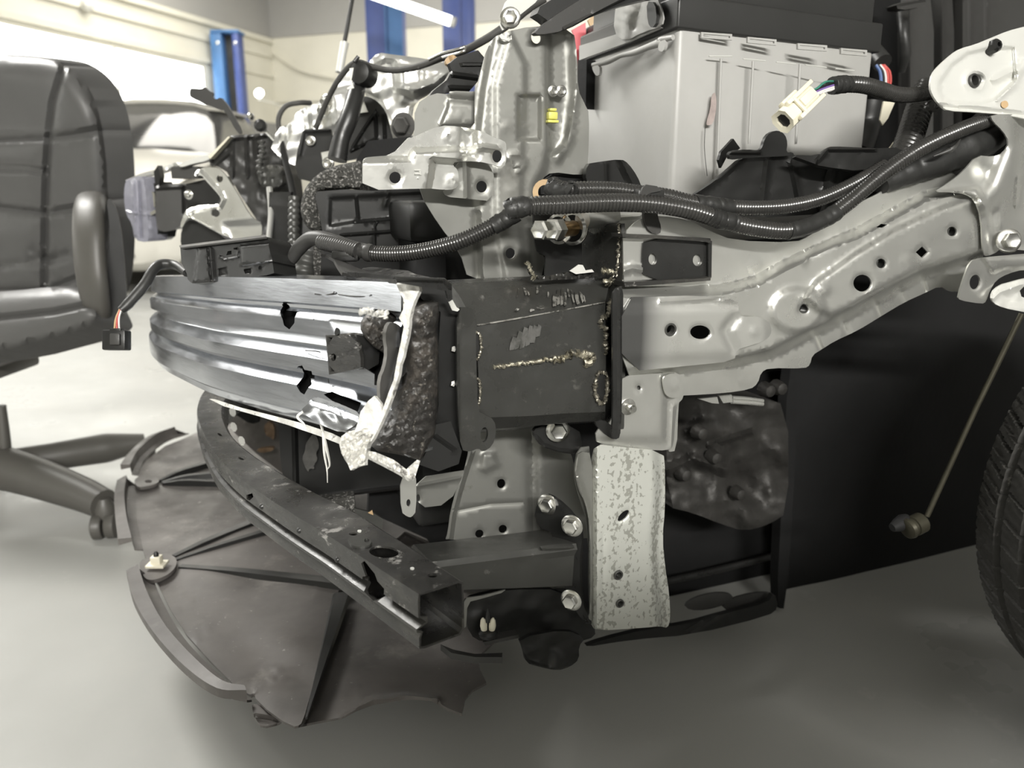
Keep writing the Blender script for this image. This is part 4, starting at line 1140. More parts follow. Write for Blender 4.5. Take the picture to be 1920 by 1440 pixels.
# torn lower lip
lip = [(400, 748), (450, 764), (510, 779), (560, 792), (620, 812), (668, 836), (660, 842), (600, 818), (540, 797), (480, 779), (420, 762), (392, 748)]
sheet('torn_lip', lip, P3((400, 750, .915), (560, 800, .795), (668, 836, .73)), M['alu_torn'], bb, bumps=[('fn', noise2(.002, 16, 4))], thick=.0025, res=5, rnd=0)
sheet('bent_flap', [(588, 744), (604, 745), (640, 758), (677, 775), (672, 794), (640, 812), (600, 796), (562, 771), (578, 756)], P3((588, 744, .76), (677, 775, .715), (600, 800, .742)), M['alu'], bb,
      bumps=[('line', [(585, 752), (630, 765), (675, 783)], -.003, 9), ('fn', noise2(.0012, 20, 4))], thick=.0025, res=5, rnd=1)
for pts in ([(568, 772), (558, 782), (570, 795), (576, 808)], [(600, 790), (606, 815), (608, 850), (613, 880), (614, 905)], [(606, 812), (612, 840), (618, 870), (614, 880)]):
    tube('metal_sliver', [PD(x, y, .765) for x, y in pts], [.0012, .0016, .001, .0004], M['alu_torn'], bb, 5)
# torn end: bright fracture edge, grey web, crushed fibrous block
edge = [(743, 532), (752, 527), (764, 528), (785, 533), (787, 543), (778, 562), (773, 575), (768, 597), (768, 607), (765, 628), (760, 648), (756, 668), (750, 684), (748, 702), (740, 728), (733, 748), (722, 776), (713, 796), (700, 822), (687, 840),
        (684, 858), (684, 872), (668, 876), (657, 882), (652, 870), (640, 850), (636, 832), (640, 818), (655, 808), (664, 812), (670, 795), (676, 772), (690, 752), (702, 742), (713, 756), (716, 772), (728, 738), (738, 712), (745, 672), (752, 640), (757, 612), (748, 596), (756, 580), (756, 560), (748, 545)]
sheet('torn_edge', edge, P3((760, 540, .672), (745, 690, .668), (660, 850, .676)), M['alu_torn'], bb, bumps=[('fn', noise2(.0014, 6, 11)), ('fn', noise2(.0025, 22, 12))], thick=.005, res=4, rnd=0, sharp=50)
sheet('crumpled_lump', [(640, 820), (652, 808), (668, 812), (686, 800), (700, 812), (688, 836), (684, 868), (664, 882), (648, 866), (640, 848)], P3((640, 820, .672), (700, 812, .668), (664, 882, .672)), M['alu_torn'], bb,
      bumps=[('fn', noise2(.006, 8, 21)), ('fn', noise2(.004, 4, 22))], thick=.012, res=3.5, rnd=1, sharp=50)
web = [(728, 606), (740, 604), (752, 612), (752, 645), (744, 690), (730, 738), (716, 772), (712, 740), (713, 710), (722, 690), (727, 660), (722, 630)]
sheet('torn_web', web, P3((740, 604, .690), (716, 772, .690), (727, 660, .682)), mat('torn_grey_web', (.20, .195, .185), .2, .45, var=.3, bump=.2), bb, bumps=[('fn', noise2(.001, 30, 2))], thick=.003, res=7)
blk = [(775, 580), (790, 572), (822, 568), (824, 590), (819, 620), (823, 680), (822, 740), (820, 775), (815, 815), (800, 842), (788, 864), (770, 858), (745, 852), (708, 846), (698, 838), (708, 812), (724, 785), (742, 757), (756, 724), (764, 700), (768, 660), (771, 620)]
fb = sheet('fibrous_block', blk, SP(-.035), M['fibre'], bb, (), [('fn', noise2(.0016, 5, 1)), ('fn', noise2(.004, 17, 2)), ('fn', noise2(.0012, 3, 3))], .05, 3.2, 0, (30, .02))
lab(fb, 'crushed dark fibrous block')
fb2 = sheet('fibrous_block', [(677, 600), (688, 588), (708, 592), (728, 604), (736, 612), (728, 640), (727, 668), (716, 660), (700, 650), (684, 632), (676, 618)], PD and FP(704, 625, .705, -10), M['fibre'], bb, (),
            [('fn', noise2(.003, 6, 1)), ('fn', noise2(.0018, 3, 3))], .03, 3.2, 0, (14, .01))
sheet('torn_edge', [(690, 845), (705, 848), (738, 862), (762, 880), (768, 874), (782, 862), (788, 864), (778, 896), (768, 898), (750, 886), (720, 870), (692, 856)], P3((690, 848, .675), (770, 890, .675), (788, 864, .685)), M['alu_torn'], bb,
      bumps=[('fn', noise2(.003, 7, 14))], thick=.005, res=4, rnd=0)
bead('torn_edge', [(675, 588), (690, 584), (705, 590), (718, 586), (726, 598)], .0022, -.09, M['alu_torn'], bb, 4, 36, 1.0)
# square tube poking out of the face
tq = [[PD(612, 630, .745), PD(664, 626, .725), PD(672, 690, .722), PD(618, 700, .742)], [PD(640, 634, .775), PD(700, 632, .76), PD(712, 684, .755), PD(650, 694, .77)]]
tube_m = loft('square_tube', tq, M['black_scratched'], bb, True, False, 20, .003)
sheet('square_tube_side', [(612, 631), (668, 627), (679, 688), (668, 692), (618, 702)], P3((612, 631, .742), (668, 627, .716), (618, 702, .740)), M['black_scratched'], bb, [ell(625, 670, 5, 7)], thick=.004, rnd=1)
sheet('square_tube_side', [(668, 627), (690, 631), (712, 660), (710, 682), (690, 694), (679, 688)], P3((668, 627, .716), (712, 660, .735), (690, 694, .73)), M['black_steel'], bb, thick=.003, rnd=0)
sheet('torn_tab', [(627, 628), (628, 617), (632, 613), (636, 620), (634, 628)], P3((627, 628, .735), (632, 613, .735), (636, 622, .733)), M['black_steel'], bb, thick=.002, rnd=1)
# mounting channel between beam and crash box
mc = thing('mounting_channel', 'black folded mounting channel with tow eye at the torn beam end', 'bracket', PS(850, 700) * np.array([1, 1, 0]) + CZ * .45)
sheet('channel_top', [(648, 510), (690, 512), (740, 518), (835, 522), (847, 533), (848, 562), (842, 566), (836, 545), (800, 540), (745, 530), (742, 524), (660, 518)], SP(-.045), M['black_steel'], mc, bumps=[('line', [(742, 523), (833, 526), (845, 540)], .003, 5)], thick=.004, res=6, rnd=0)
sheet('channel_back', [(780, 533), (838, 536), (848, 570), (862, 580), (862, 845), (820, 850), (790, 866), (812, 820), (822, 760), (823, 640), (826, 585), (790, 560)], SP(.004), M['plastic'], mc, thick=.03, rnd=0)
sheet('channel_flange', [(857, 577), (884, 577), (892, 584), (893, 690), (896, 770), (908, 777), (927, 787), (931, 811), (923, 837), (905, 848), (898, 840), (882, 847), (864, 844), (859, 780), (857, 700)], SP(-.012), M['crash'], mc,
      [ell(908, 815, 7, 14, 5)], [('line', [(858, 580), (860, 840)], .002, 4)], .004, 6, 1)
sheet('tape_fold', [(838, 560), (845, 556), (856, 576), (862, 580), (858, 584), (848, 582)], SP(-.016), M['white'], mc, thick=.001, rnd=0)
for x, y in ((851, 655), (850, 720)):
    sheet('paint_chip', [(x - 3, y - 4), (x + 2, y - 6), (x + 4, y + 1), (x + 1, y + 5), (x - 4, y + 3)], SP(-.0025), M['alu_torn'], mc, bumps=[('fn', noise2(.001, 4, int(y)))], thick=.001, res=4, rnd=0)
sheet('bent_plate', [(800, 800), (845, 790), (866, 846), (860, 870), (822, 884), (788, 872), (800, 845)], SP(-.014), M['plastic'], mc, bumps=[('line', [(816, 818), (850, 842)], .003, 5)], thick=.006, res=7, rnd=0)
# dusty shelf plates at the top of the beam
sheet('shelf_plate', [(597, 470), (602, 476), (632, 480), (665, 500), (700, 513), (690, 518), (642, 511), (634, 500), (626, 486), (612, 478)], P3((600, 472, .87), (690, 515, .80), (632, 482, .87)), M['plastic_grey'], mc, thick=.003, rnd=0)
sheet('shelf_plate', [(642, 511), (676, 506), (700, 504), (760, 510), (808, 520), (745, 526), (650, 519)], P3((645, 515, .83), (760, 508, .80), (745, 526, .70)), M['black_scratched'], mc, bumps=[('line', [(680, 506), (700, 504), (770, 512)], .002, 4)], thick=.003, res=7, rnd=0)

# ------------------------------------------------------------------ lower black steel beam
lb = thing('lower_beam', 'black steel lower beam with an open square end, above the splash shield', 'bumper', HP(0.0).at(700, 1300))
ZT = .385
Fp = [(560, 672), (470, 690), (410, 712), (382, 735), (371, 760), (370, 775), (374, 792), (382, 812), (407, 855), (450, 897), (500, 932), (557, 969), (610, 1001), (660, 1033), (720, 1072), (785, 1114)]
Rp_ = [(590, 684), (520, 702), (460, 722), (432, 742), (422, 758), (420, 775), (424, 792), (437, 818), (470, 847), (527, 884), (590, 920), (625, 937), (665, 957), (740, 1003), (800, 1041), (869, 1086)]
hz = HP(ZT)
Fw = spline(hz.many(np.array(Fp, float)), 80)
Rw = spline(hz.many(np.array(Rp_, float)), 80)
rings = []
for i in range(80):
    o = Fw[i] - Rw[i]
    wdt = np.linalg.norm(o)
    o = o / wdt
    H = .040 + .011 * (i / 79)
    P = [(wdt, 0), (wdt + .001, -.006), (wdt + .001, -.42 * H), (wdt - .006, -.47 * H), (wdt - .006, -.53 * H), (wdt + .003, -.60 * H), (wdt + .003, -.66 * H), (wdt - .001, -.70 * H), (wdt + .001, -.78 * H), (wdt + .001, -.97 * H), (wdt - .004, -H), (.004, -H), (0, -.9 * H), (0, -.06 * H), (.004, 0)]
    rings.append([Rw[i] + o * a + CZ * b for a, b in P])
lbm = loft('beam', rings, M['black_scratched'], lb, True, False, 25)
md = lbm.modifiers.new('wall', 'SOLIDIFY')
md.thickness = .0022
md.offset = -1
fpn = P3((660, 1060, .66), (720, 1110, .63), (690, 1100, .645))
cs = [punch(720, 1035, 28, 11, hz, .02, 4, 20), punch(662, 1001, 8, 3, hz, .02, 0, 12), punch(811, 1079, 9, 4, hz, .02, 0, 12), punch(452, 860, 6, 2, hz, .02, 20, 10), punch(412, 815, 5, 2, hz, .02, 30, 10)]
k = FP(690, 1098, .665, -35)
cs.append(punch(0, 0, 0, 0, k, .022, poly=[(657, 1067), (664, 1062), (690, 1082), (697, 1096), (713, 1108), (712, 1122), (702, 1130), (690, 1132), (668, 1118), (659, 1106), (660, 1092), (668, 1090)], back=.04))
k2 = FP(455, 937, .85, -45)
cs.append(punch(0, 0, 0, 0, k2, .012, poly=[(449, 932), (462, 928), (464, 935), (456, 942), (449, 940)], back=.02))
cut(lbm, cs)
sheet('keyhole_plate', [(650, 1010), (660, 1005), (690, 1007), (698, 1016), (690, 1024), (660, 1025)], HP(ZT + .002), M['grey_steel'], lb, [ell(688, 1013, 5, 4)], thick=.002, rnd=2)
for x, y in ((674, 995), (773, 1065), (438, 800), (436, 772), (453, 826)):
    sheet('glint_tab', ell(x, y, 4 if x > 600 else 6, 2 if x > 600 else 9, 0 if x > 600 else -25, 8), HP(ZT + .001), M['white'], lb, thick=.001, rnd=0)
for x, y in ((560, 995), (632, 1050), (490, 950)):
    lathe('stud', FP(x - 3, y - 5, .72, -35).at(x, y), np.array([-.5, -.8, 0]), [(0, .003), (.0012, .0022), (.002, .001)], M['black_steel'], lb, 10)
# arm of the beam, bolted to the post flange
al = [(772, 1024, .14), (776, 1021, .09), (800, 1045, .045), (804, 1054, .028), (806, 1066, .026), (812, 1080, .03), (816, 1108, .032), (800, 1114, .10), (780, 1100, .14)]
ar = [(1035, 990, .14), (1042, 992, .09), (1080, 1008, .045), (1086, 1018, .028), (1086, 1030, .026), (1086, 1040, .03), (1086, 1098, .032), (1070, 1102, .10), (1040, 1090, .14)]
rings = [[PS(*a) * (1 - t) + PS(*b) * t for a, b in zip(al, ar)] for t in np.linspace(0, 1, 8)]
la = loft('beam_arm', rings, M['grey_steel'], lb, True, True, 20)
sheet('arm_rib', [(1016, 1027), (1076, 1022), (1078, 1030), (1018, 1034)], SP(.018), M['grey_steel'], lb, bumps=[('line', [(1018, 1029), (1076, 1026)], .003, 5)], thick=.006, res=5)
sheet('arm_flange', [(1020, 925), (1042, 934), (1075, 965), (1092, 1000), (1086, 1060), (1090, 1130), (1112, 1170), (1096, 1170), (1060, 1115), (1040, 1000), (1010, 990), (1000, 960)], Plane(PS(1092, 1000, .02), CF * .9 - CL * .4), M['black_steel'], lb, thick=.004, rnd=1)
for x, y, l in ((1032, 949, .06), (1078, 989, .01), (1076, 1129, .01)):
    bolt('bolt', PS(x, y, l) + CL * .006, CF * .75 - CL * .66, .0085, M['zinc'], lb)

sheet('arm_clamp', [(1000, 805), (1020, 798), (1085, 800), (1093, 838), (1082, 852), (1050, 849), (1016, 838), (1003, 822)], SP(.05), M['black_steel'], lb, bumps=[('line', [(1004, 820), (1018, 836), (1050, 846), (1082, 848)], .004, 6)], thick=.006, res=6)
bolt('bolt', SP(.045).at(1046, 806), -CL + CF * .3, .009, M['zinc'], lb)
# ------------------------------------------------------------------ splash shield
zs = HP(.12)
sh = thing('splash_shield', 'cracked dark plastic splash shield with curved rim, hanging over the pale floor', 'splash shield', zs.at(450, 1150))
pan = [(366, 812), (345, 822), (310, 836), (275, 862), (262, 880), (256, 905), (252, 940), (256, 975), (262, 1010), (272, 1043), (280, 1060), (284, 1078), (296, 1095), (318, 1140), (350, 1190), (395, 1240), (440, 1285), (480, 1310), (500, 1330), (530, 1352), (552, 1362), (575, 1357), (600, 1352), (640, 1345),
       (668, 1330), (700, 1318), (760, 1308), (808, 1310), (840, 1328), (866, 1338), (872, 1310), (885, 1295), (912, 1280), (900, 1255), (896, 1232), (930, 1200), (980, 1130), (900, 1000), (760, 900), (640, 820), (560, 780), (420, 790)]
rb = [('fn', noise2(.003, 120, 3)), ('poly', [(566, 1362), (575, 1340), (606, 1228), (640, 1100), (760, 1000), (1000, 1100), (920, 1300), (870, 1345), (640, 1365)], -.020, 6)]
for x, y, r in ((342, 1134, 15), (378, 1188, 16), (520, 1268, 13), (468, 1284, 18), (660, 1303, 17), (585, 1111, 10), (275, 973, 9), (378, 973, 9)):
    rb.append(('ring', x, y, r, 3, .0012))
rb.append(('line', [(640, 1350), (672, 1325), (700, 1312), (760, 1304), (820, 1310)], .006, 8))
sheet('shield_pan', pan, zs, M['shield'], sh, [ell(475, 1307, 4, 4)], rb, .003, 8, 0)
# outward rim, three lengths with gaps where it is clipped
def rim(inner, outer, lip):
    a, b, c = [zs.many(spline(np.array(x, float), 26)) for x in (inner, outer, lip)]
    up = np.array([0, 0, .022])
    rings = []
    for i in range(26):
        rings.append([a[i], a[i] * .12 + b[i] * .88 + up * .2, b[i] + up, b[i] + up + CZ * .003, c[i] + up * .9 + CZ * .003, c[i] + up * .55, c[i] + up * .5, b[i] + up - CZ * .004, a[i] * .15 + b[i] * .85 + up * .05, a[i] - CZ * .003])
    return loft('shield_rim', rings, M['shield'], sh, True, True, 30)
rim([(286, 1082), (306, 1130), (345, 1196), (400, 1255), (440, 1290), (472, 1312)], [(262, 1085), (280, 1140), (315, 1205), (370, 1268), (420, 1310), (462, 1320)], [(240, 1095), (255, 1152), (292, 1215), (350, 1280), (410, 1322), (465, 1326)])
rim([(258, 910), (254, 945), (258, 985), (268, 1030)], [(240, 912), (236, 948), (240, 990), (250, 1034)], [(222, 920), (217, 950), (219, 990), (224, 1034)])
rim([(354, 812), (310, 828), (272, 860), (258, 890)], [(330, 818), (296, 832), (262, 862), (246, 892)], [(322, 820), (280, 835), (245, 866), (228, 890)])
sheet('rim_tab', [(472, 1318), (500, 1326), (530, 1350), (522, 1356), (492, 1363), (480, 1350), (474, 1335)], HP(.112), M['shield'], sh, bumps=[('line', [(478, 1345), (520, 1352)], -.006, 8)], thick=.003, res=7)
# ribs pressed up from the pan; the last is a painted shade wedge
def rib(p0, p1, wd0, wd1, h=.012):
    a = np.array([zs.at(*p0), zs.at(*p1)])
    d = a[1] - a[0]
    s = np.cross(d / np.linalg.norm(d), CZ)
    rings = []
    for t in np.linspace(0, 1, 8):
        c = a[0] + d * t
        w_ = wd0 * (1 - t) + wd1 * t
        hh = h * min(1, .3 + t * 2)
        rings.append([c - s * w_ - CZ * .002, c - s * w_ * .7 + CZ * hh, c + s * w_ * .7 + CZ * hh, c + s * w_ - CZ * .002])
    return loft('shield_rib', rings, M['plastic'], sh, True, True, 30)
rib((326, 1043), (490, 975), .006, .013, .006)
rib((330, 1050), (530, 990), .004, .010, .006)
rib((338, 1062), (650, 1097), .007, .013, .006)
rib((300, 903), (400, 872), .005, .012)
rib((304, 906), (420, 893), .004, .010)
rib((306, 908), (420, 912), .004, .008)
rib((574, 1346), (642, 1112), .0015, .014, .0015)  # flat black wedge painting the shade along the step
# raised clip lands
for pts in ([(262, 1050), (300, 1036), (325, 1040), (334, 1055), (320, 1075), (290, 1088), (272, 1086), (262, 1068)], [(250, 896), (280, 890), (300, 898), (296, 906), (275, 912), (256, 914)]):
    sheet('clip_land', pts, HP(.128), M['shield'], sh, [ell(np.mean([p[0] for p in pts]) + 2, np.mean([p[1] for p in pts]), 7, 3)], thick=.006, res=7, rnd=2)
def clip(name, c, s, label, par=None):
    t = thing(name, label, 'clip', c)
    obox('clip_base', c + CZ * .002, (RGT, np.array([0, 1., 0]), CZ), (s * 1.5, s * 1.2, s * .25), M['cream'], t, s * .06)
    obox('clip_body', c + CZ * (s * .5), (RGT, np.array([0, 1., 0]), CZ), (s * .8, s * .7, s * .7), M['cream'], t, s * .08)
    lathe('clip_pin', c + CZ * (s * .8), CZ, [(0, s * .22), (s * .3, s * .2), (s * .45, s * .08)], M['plastic'], t, 10)
    return t
clip('plastic_clip', HP(.132).at(295, 1060), .019, 'white push clip with dark pin on the splash shield rim')
# ------------------------------------------------------------------ under tray behind the open beam end
ut = thing('under_tray', 'black torn under tray beneath the hanging post', 'splash shield', HP(.2).at(1000, 1200))
sheet('tray_wall', [(870, 1130), (888, 1118), (950, 1105), (1060, 1105), (1100, 1160), (1120, 1185), (1105, 1200), (1030, 1212), (990, 1215), (970, 1190), (905, 1205), (880, 1190), (872, 1150)], SP(.05), M['plastic'], ut, bumps=[('fn', noise2(.004, 30, 2))], thick=.006, res=9)
sheet('tray_lip', [(906, 1204), (972, 1190), (974, 1196), (910, 1210)], SP(.03), M['plastic_grey'], ut, thick=.012, rnd=0)
sheet('tray_edge', [(826, 1208), (850, 1218), (890, 1226), (942, 1224), (941, 1232), (890, 1232), (846, 1224)], HP(.19), M['plastic_grey'], ut, thick=.008, rnd=0)
sheet('tray_flap', [(972, 1196), (982, 1220), (986, 1243), (1010, 1250), (1045, 1258), (1070, 1250), (1086, 1236), (1085, 1212), (1098, 1196), (1060, 1180)], SP(.02), M['plastic'], ut,
      bumps=[('line', [(984, 1230), (990, 1243), (1040, 1254), (1070, 1248)], .003, 6), ('dot', 1045, 1238, 22, .006), ('fn', noise2(.002, 14, 5))], thick=.005, res=6)
sheet('tray_floor', [(1090, 1215), (1130, 1200), (1210, 1180), (1290, 1170), (1360, 1150), (1440, 1130), (1452, 1110), (1460, 1140), (1440, 1155), (1300, 1190), (1180, 1200)], SP(.14), M['plastic'], ut,
      bumps=[('line', [(1290, 1188), (1330, 1165), (1400, 1125)], .006, 8)], thick=.008, res=9)
for x0, dx in ((1330, 45), (1405, 50)):
    sheet('tray_flap', ell(x0, 1128, dx, 14, -12, 16), SP(.16), M['plastic_grey'], ut, thick=.004, rnd=0)
cz = PS(915, 1172, .035)
t = thing('plastic_clip', 'white forked clip in the black tray behind the open beam end', 'clip', cz)
for s in (-1, 1):
    lathe('clip_prong', cz + RGT * (s * .0048), CZ + RGT * s * .1, [(-.006, .0035), (0, .0042), (.006, .003), (.009, .001)], M['cream'], t, 10)
lathe('clip_pin', cz + CZ * .004, CZ, [(0, .003), (.01, .0026), (.016, .0006)], M['plastic'], t, 8)
lathe('clip_base', cz - CZ * .009, CZ, [(-.004, .010), (0, .011), (.003, .008)], M['plastic'], t, 16)
# thin wing edge strips by the beam end
sheet('edge_strip', [(871, 1130), (876, 1121), (905, 1117), (940, 1108), (948, 1106), (940, 1112), (905, 1122), (882, 1128), (876, 1140), (874, 1175), (870, 1178)], SP(.03), M['silver_dark'], ut, thick=.002, rnd=0)
# ------------------------------------------------------------------ battery
N0 = PD(1272, 44, .87)
Lc = PD(1092, 106, 1.10)
Rc = PD(1645, 92, 1.02)
e1 = (Lc - N0) * np.array([1, 1, 0]); l1 = np.linalg.norm(e1); e1 /= l1
e2 = (Rc - N0) * np.array([1, 1, 0]); l2 = np.linalg.norm(e2); e2 /= l2
bt = thing('car_battery', 'large translucent grey car battery with black lid behind the silver rail', 'battery', N0 + e1 * l1 / 2 + e2 * l2 / 2 - CZ * .25)
def BP(a, b, z):                                       # battery coordinates: along left face, along right face, down from the lid's lower edge
    return N0 + e1 * a + e2 * b - CZ * z
BH = .245
def bblock(name, a0, a1, b0, b1, z0, z1, m, bev=.004, par=None):
    c = BP((a0 + a1) / 2, (b0 + b1) / 2, (z0 + z1) / 2)
    e2o = e2 - e1 * np.dot(e1, e2); e2o = e2o / np.linalg.norm(e2o)
    # sheared block keeps the traced angle of the two faces
    pts = [BP(a, b, z) for z in (z0, z1) for a, b in ((a0, b0), (a1, b0), (a1, b1), (a0, b1))]
    o = raw(name, pts, [(0, 1, 2, 3), (7, 6, 5, 4), (0, 4, 5, 1), (1, 5, 6, 2), (2, 6, 7, 3), (3, 7, 4, 0)], m, par or bt, 35)
    if bev:
        bm = bmesh.new(); bm.from_mesh(o.data)
        bmesh.ops.bevel(bm, geom=list(bm.edges), offset=bev, segments=3, affect='EDGES', profile=.5)
        bm.to_mesh(o.data); bm.free()
        o.data.polygons.foreach_set('use_smooth', [True] * len(o.data.polygons))
        o.data.set_sharp_from_angle(angle=RAD(40))
    return o
bblock('battery_case', 0, l1 * .98, 0, l2 * .985, 0, BH, M['battery'], .008)
lid = bblock('battery_lid', -.004, l1 + .002, -.004, l2 + .003, -.030, .006, M['battery_dark'], .003)
bblock('lid_step', .003, l1 - .02, .006, l2 - .01, -.060, -.029, M['battery_dark'], .003, lid)
# lower lid on the left side: pale strip painted for its lit edge and a cloth sheet over the terminal
PLf = Plane(BP(0, 0, 0) - e2 * .006, -e2)
PRt = Plane(BP(0, 0, 0) - e1 * .001, -e1)
sl = sheet('lit_lid_strip', [(1086, 86), (1150, 66), (1190, 50), (1215, 40), (1240, 52), (1180, 78), (1086, 113)], PLf, M['battery'], bt, bumps=[('fn', noise2(.0008, 30, 3))], thick=.003, res=8, rnd=0)
sheet('pale_wrap', [(1150, 62), (1154, 10), (1160, 0), (1200, -12), (1230, -10), (1245, 30), (1240, 50), (1205, 60), (1172, 78)], Plane(BP(.02, 0, 0) - e2 * .012, -e2), M['battery'], bt,
      bumps=[('line', [(1175, -10), (1172, 70)], .004, 14), ('line', [(1205, 0), (1190, 50)], -.004, 12), ('fn', noise2(.0016, 20, 3))], thick=.002, res=6)
sheet('lid_rib', [(1212, 2), (1228, 4), (1232, 40), (1222, 54), (1214, 42)], Plane(BP(0, 0, 0) - e2 * .016, -e2), M['battery_dark'], bt, thick=.004)
# moulded slot frames along the right face and a lifting lip on the left face
def slot_frame(x0, y0, x1, y1):
    q = [(x0, y0 - 5), (x1, y1 - 5), (x1, y1 + 6), (x0, y0 + 6)]
    i = [(x0 + 4, y0 - 1.5), (x1 - 4, y1 - 1.5), (x1 - 4, y1 + 2.5), (x0 + 4, y0 + 2.5)]
    sheet('slot_frame', q, Plane(BP(0, 0, 0) - e1 * .003, -e1), M['battery'], bt, [i], thick=.003, res=12, rnd=0)
for a in ((1315, 65, 1373, 69), (1402, 74, 1456, 79), (1496, 86, 1551, 90), (1577, 95, 1626, 99)):
    slot_frame(*a)
tube('lifting_lip', [PLf.at(1112, 122), PLf.at(1140, 115), PLf.at(1165, 104), PLf.at(1190, 98), PLf.at(1215, 88), PLf.at(1236, 80), PLf.at(1240, 74), PLf.at(1262, 70)], [.003, .004, .003, .004, .004, .005, .0035, .003], M['battery'], bt, 8)
sheet('lifting_lip', [(1236, 78), (1248, 74), (1246, 92), (1240, 98), (1233, 92)], Plane(PLf.q - e2 * .004, -e2), M['battery'], bt, thick=.004)
sheet('lifting_lip', [(1110, 124), (1124, 122), (1124, 140), (1118, 143), (1111, 132)], Plane(PLf.q - e2 * .004, -e2), M['battery'], bt, thick=.004)
for x0, y0, x1, y1 in ((1328, 106, 1371, 106), (1392, 111, 1434, 115), (1454, 117, 1490, 121), (1508, 122, 1548, 127), (1565, 129, 1600, 133)):
    tube('level_mark', [PRt.at(x0, y0) - e1 * .0015, PRt.at(x1, y1) - e1 * .0015], .0008, M['white'], bt, 5, smooth=False)
for x, ys in ((1352, (110, 330)), (1412, (115, 270)), (1500, (120, 270))):
    tube('cell_rib', [PRt.at(x, ys[0]) , PRt.at(x - 8, ys[1])], .0016, M['battery'], bt, 8, smooth=False)
sheet('stain', [(1334, 178), (1342, 172), (1344, 200), (1338, 232), (1326, 236), (1324, 230), (1332, 205)], Plane(BP(0, 0, 0) - e1 * .0015, -e1), mat('brown_stain', (.42, .35, .33), 0, .5, var=.4, vscale=90), bt, thick=.0004, rnd=1)
tube('crack', [PRt.at(1321, 240) - e1 * .001, PRt.at(1320, 280) - e1 * .001, PRt.at(1325, 330) - e1 * .001], .0005, M['plastic_grey'], bt, 4)
# bits behind the left corner: red panel, terminal, tan tab
fx_ = thing('fuse_terminal', 'black battery terminal block beside a red panel behind the pillar', 'terminal', PD(1130, 60, 1.15))
sheet('red_panel', [(1072, 56), (1098, 42), (1099, 68), (1090, 75), (1086, 110), (1082, 155), (1077, 140), (1075, 100), (1076, 66)], FP(1085, 90, 1.13, 10), M['red'], fx_, thick=.004, rnd=0)
sheet('tan_tab', [(1102, 38), (1116, 24), (1123, 28), (1108, 52)], FP(1110, 38, 1.12, 10), M['orange'], fx_, thick=.004, rnd=0)
sheet('red_panel', [(1110, 26), (1150, -10), (1158, -10), (1150, 22), (1130, 26)], FP(1130, 20, 1.2, 10), M['red'], fx_, thick=.004, rnd=0)
obox('terminal_body', PD(1125, 62, 1.12), (e1, e2, CZ), (.06, .03, .02), M['plastic'], fx_, .003)
for x, h in ((1121, 35), (1129, 30), (1137, 42)):
    tube('terminal_pin', [PD(x, 66, 1.10), PD(x + 2, h, 1.10)], .0024, M['zinc'], fx_, 8, smooth=False)
lathe('terminal_knob', PD(1145, 36, 1.10), np.array([0, -1, .2]), [(-.01, .008), (0, .01), (.006, .008), (.008, .003)], M['cream'], fx_, 14)
lathe('terminal_knob', PD(1148, 44, 1.10), np.array([0, -1, .2]), [(-.01, .005), (0, .006), (.006, .004)], M['zinc'], fx_, 12)
# gap side of the battery
sheet('battery_shroud', [(1083, 112), (1100, 112), (1098, 205), (1082, 160)], Plane(BP(l1, -.02, 0), -e2), M['dark'], bt, thick=.02, rnd=0)

# ------------------------------------------------------------------ battery tray and its straps
tr = thing('battery_tray', 'black steel battery tray with a round lug in front of the battery', 'tray', PS(1450, 330, .02))
tp = Plane(PD(1430, 330, .86), -e1)
sheet('tray_wall', [(1290, 372), (1325, 350), (1352, 330), (1395, 292), (1430, 290), (1530, 291), (1560, 300), (1640, 290), (1690, 280), (1700, 320), (1660, 380), (1560, 400), (1400, 410), (1300, 390)], tp, M['plastic'], tr,
      bumps=[('line', [(1300, 366), (1350, 334), (1396, 294)], .005, 7), ('line', [(1440, 300), (1430, 390)], .004, 8), ('line', [(1485, 305), (1500, 380)], .005, 8), ('line', [(1565, 305), (1540, 390)], .006, 9), ('fn', noise2(.001, 30, 2))], thick=.006, res=8, rnd=1)
sheet('tray_lug', [(1366, 290), (1372, 282), (1400, 280), (1425, 282), (1430, 275), (1434, 260), (1444, 248), (1460, 244), (1472, 252), (1477, 268), (1474, 286), (1486, 285), (1490, 292), (1400, 296), (1370, 300)], Plane(PD(1430, 290, .842), -e1), M['plastic'], tr,
      bumps=[('line', [(1372, 286), (1425, 286)], .004, 5)], thick=.005, res=6, rnd=1)
sheet('tray_lip', [(1480, 290), (1534, 292), (1548, 278), (1560, 274), (1620, 277), (1650, 278), (1690, 276), (1700, 300), (1620, 322), (1540, 312), (1525, 306)], Plane(PD(1560, 290, .85), -e1 + CZ * .3), M['plastic'], tr,
      bumps=[('line', [(1535, 300), (1552, 280), (1640, 280)], .005, 6), ('fn', noise2(.0012, 18, 2))], thick=.006, res=7)
sheet('tray_tab', [(1348, 300), (1352, 285), (1375, 260), (1388, 278), (1362, 296), (1352, 315)], Plane(PD(1365, 285, .85), -e1 + e2 * .4), M['plastic'], tr, thick=.003, rnd=0)
sheet('tray_strap', [(1100, 308), (1120, 304), (1165, 298), (1178, 306), (1195, 330), (1205, 355), (1180, 358), (1110, 345), (1098, 340)], SP(.10), M['plastic'], tr, bumps=[('line', [(1165, 300), (1192, 356)], .006, 12), ('line', [(1137, 308), (1138, 345)], .003, 5)], thick=.008, res=7)
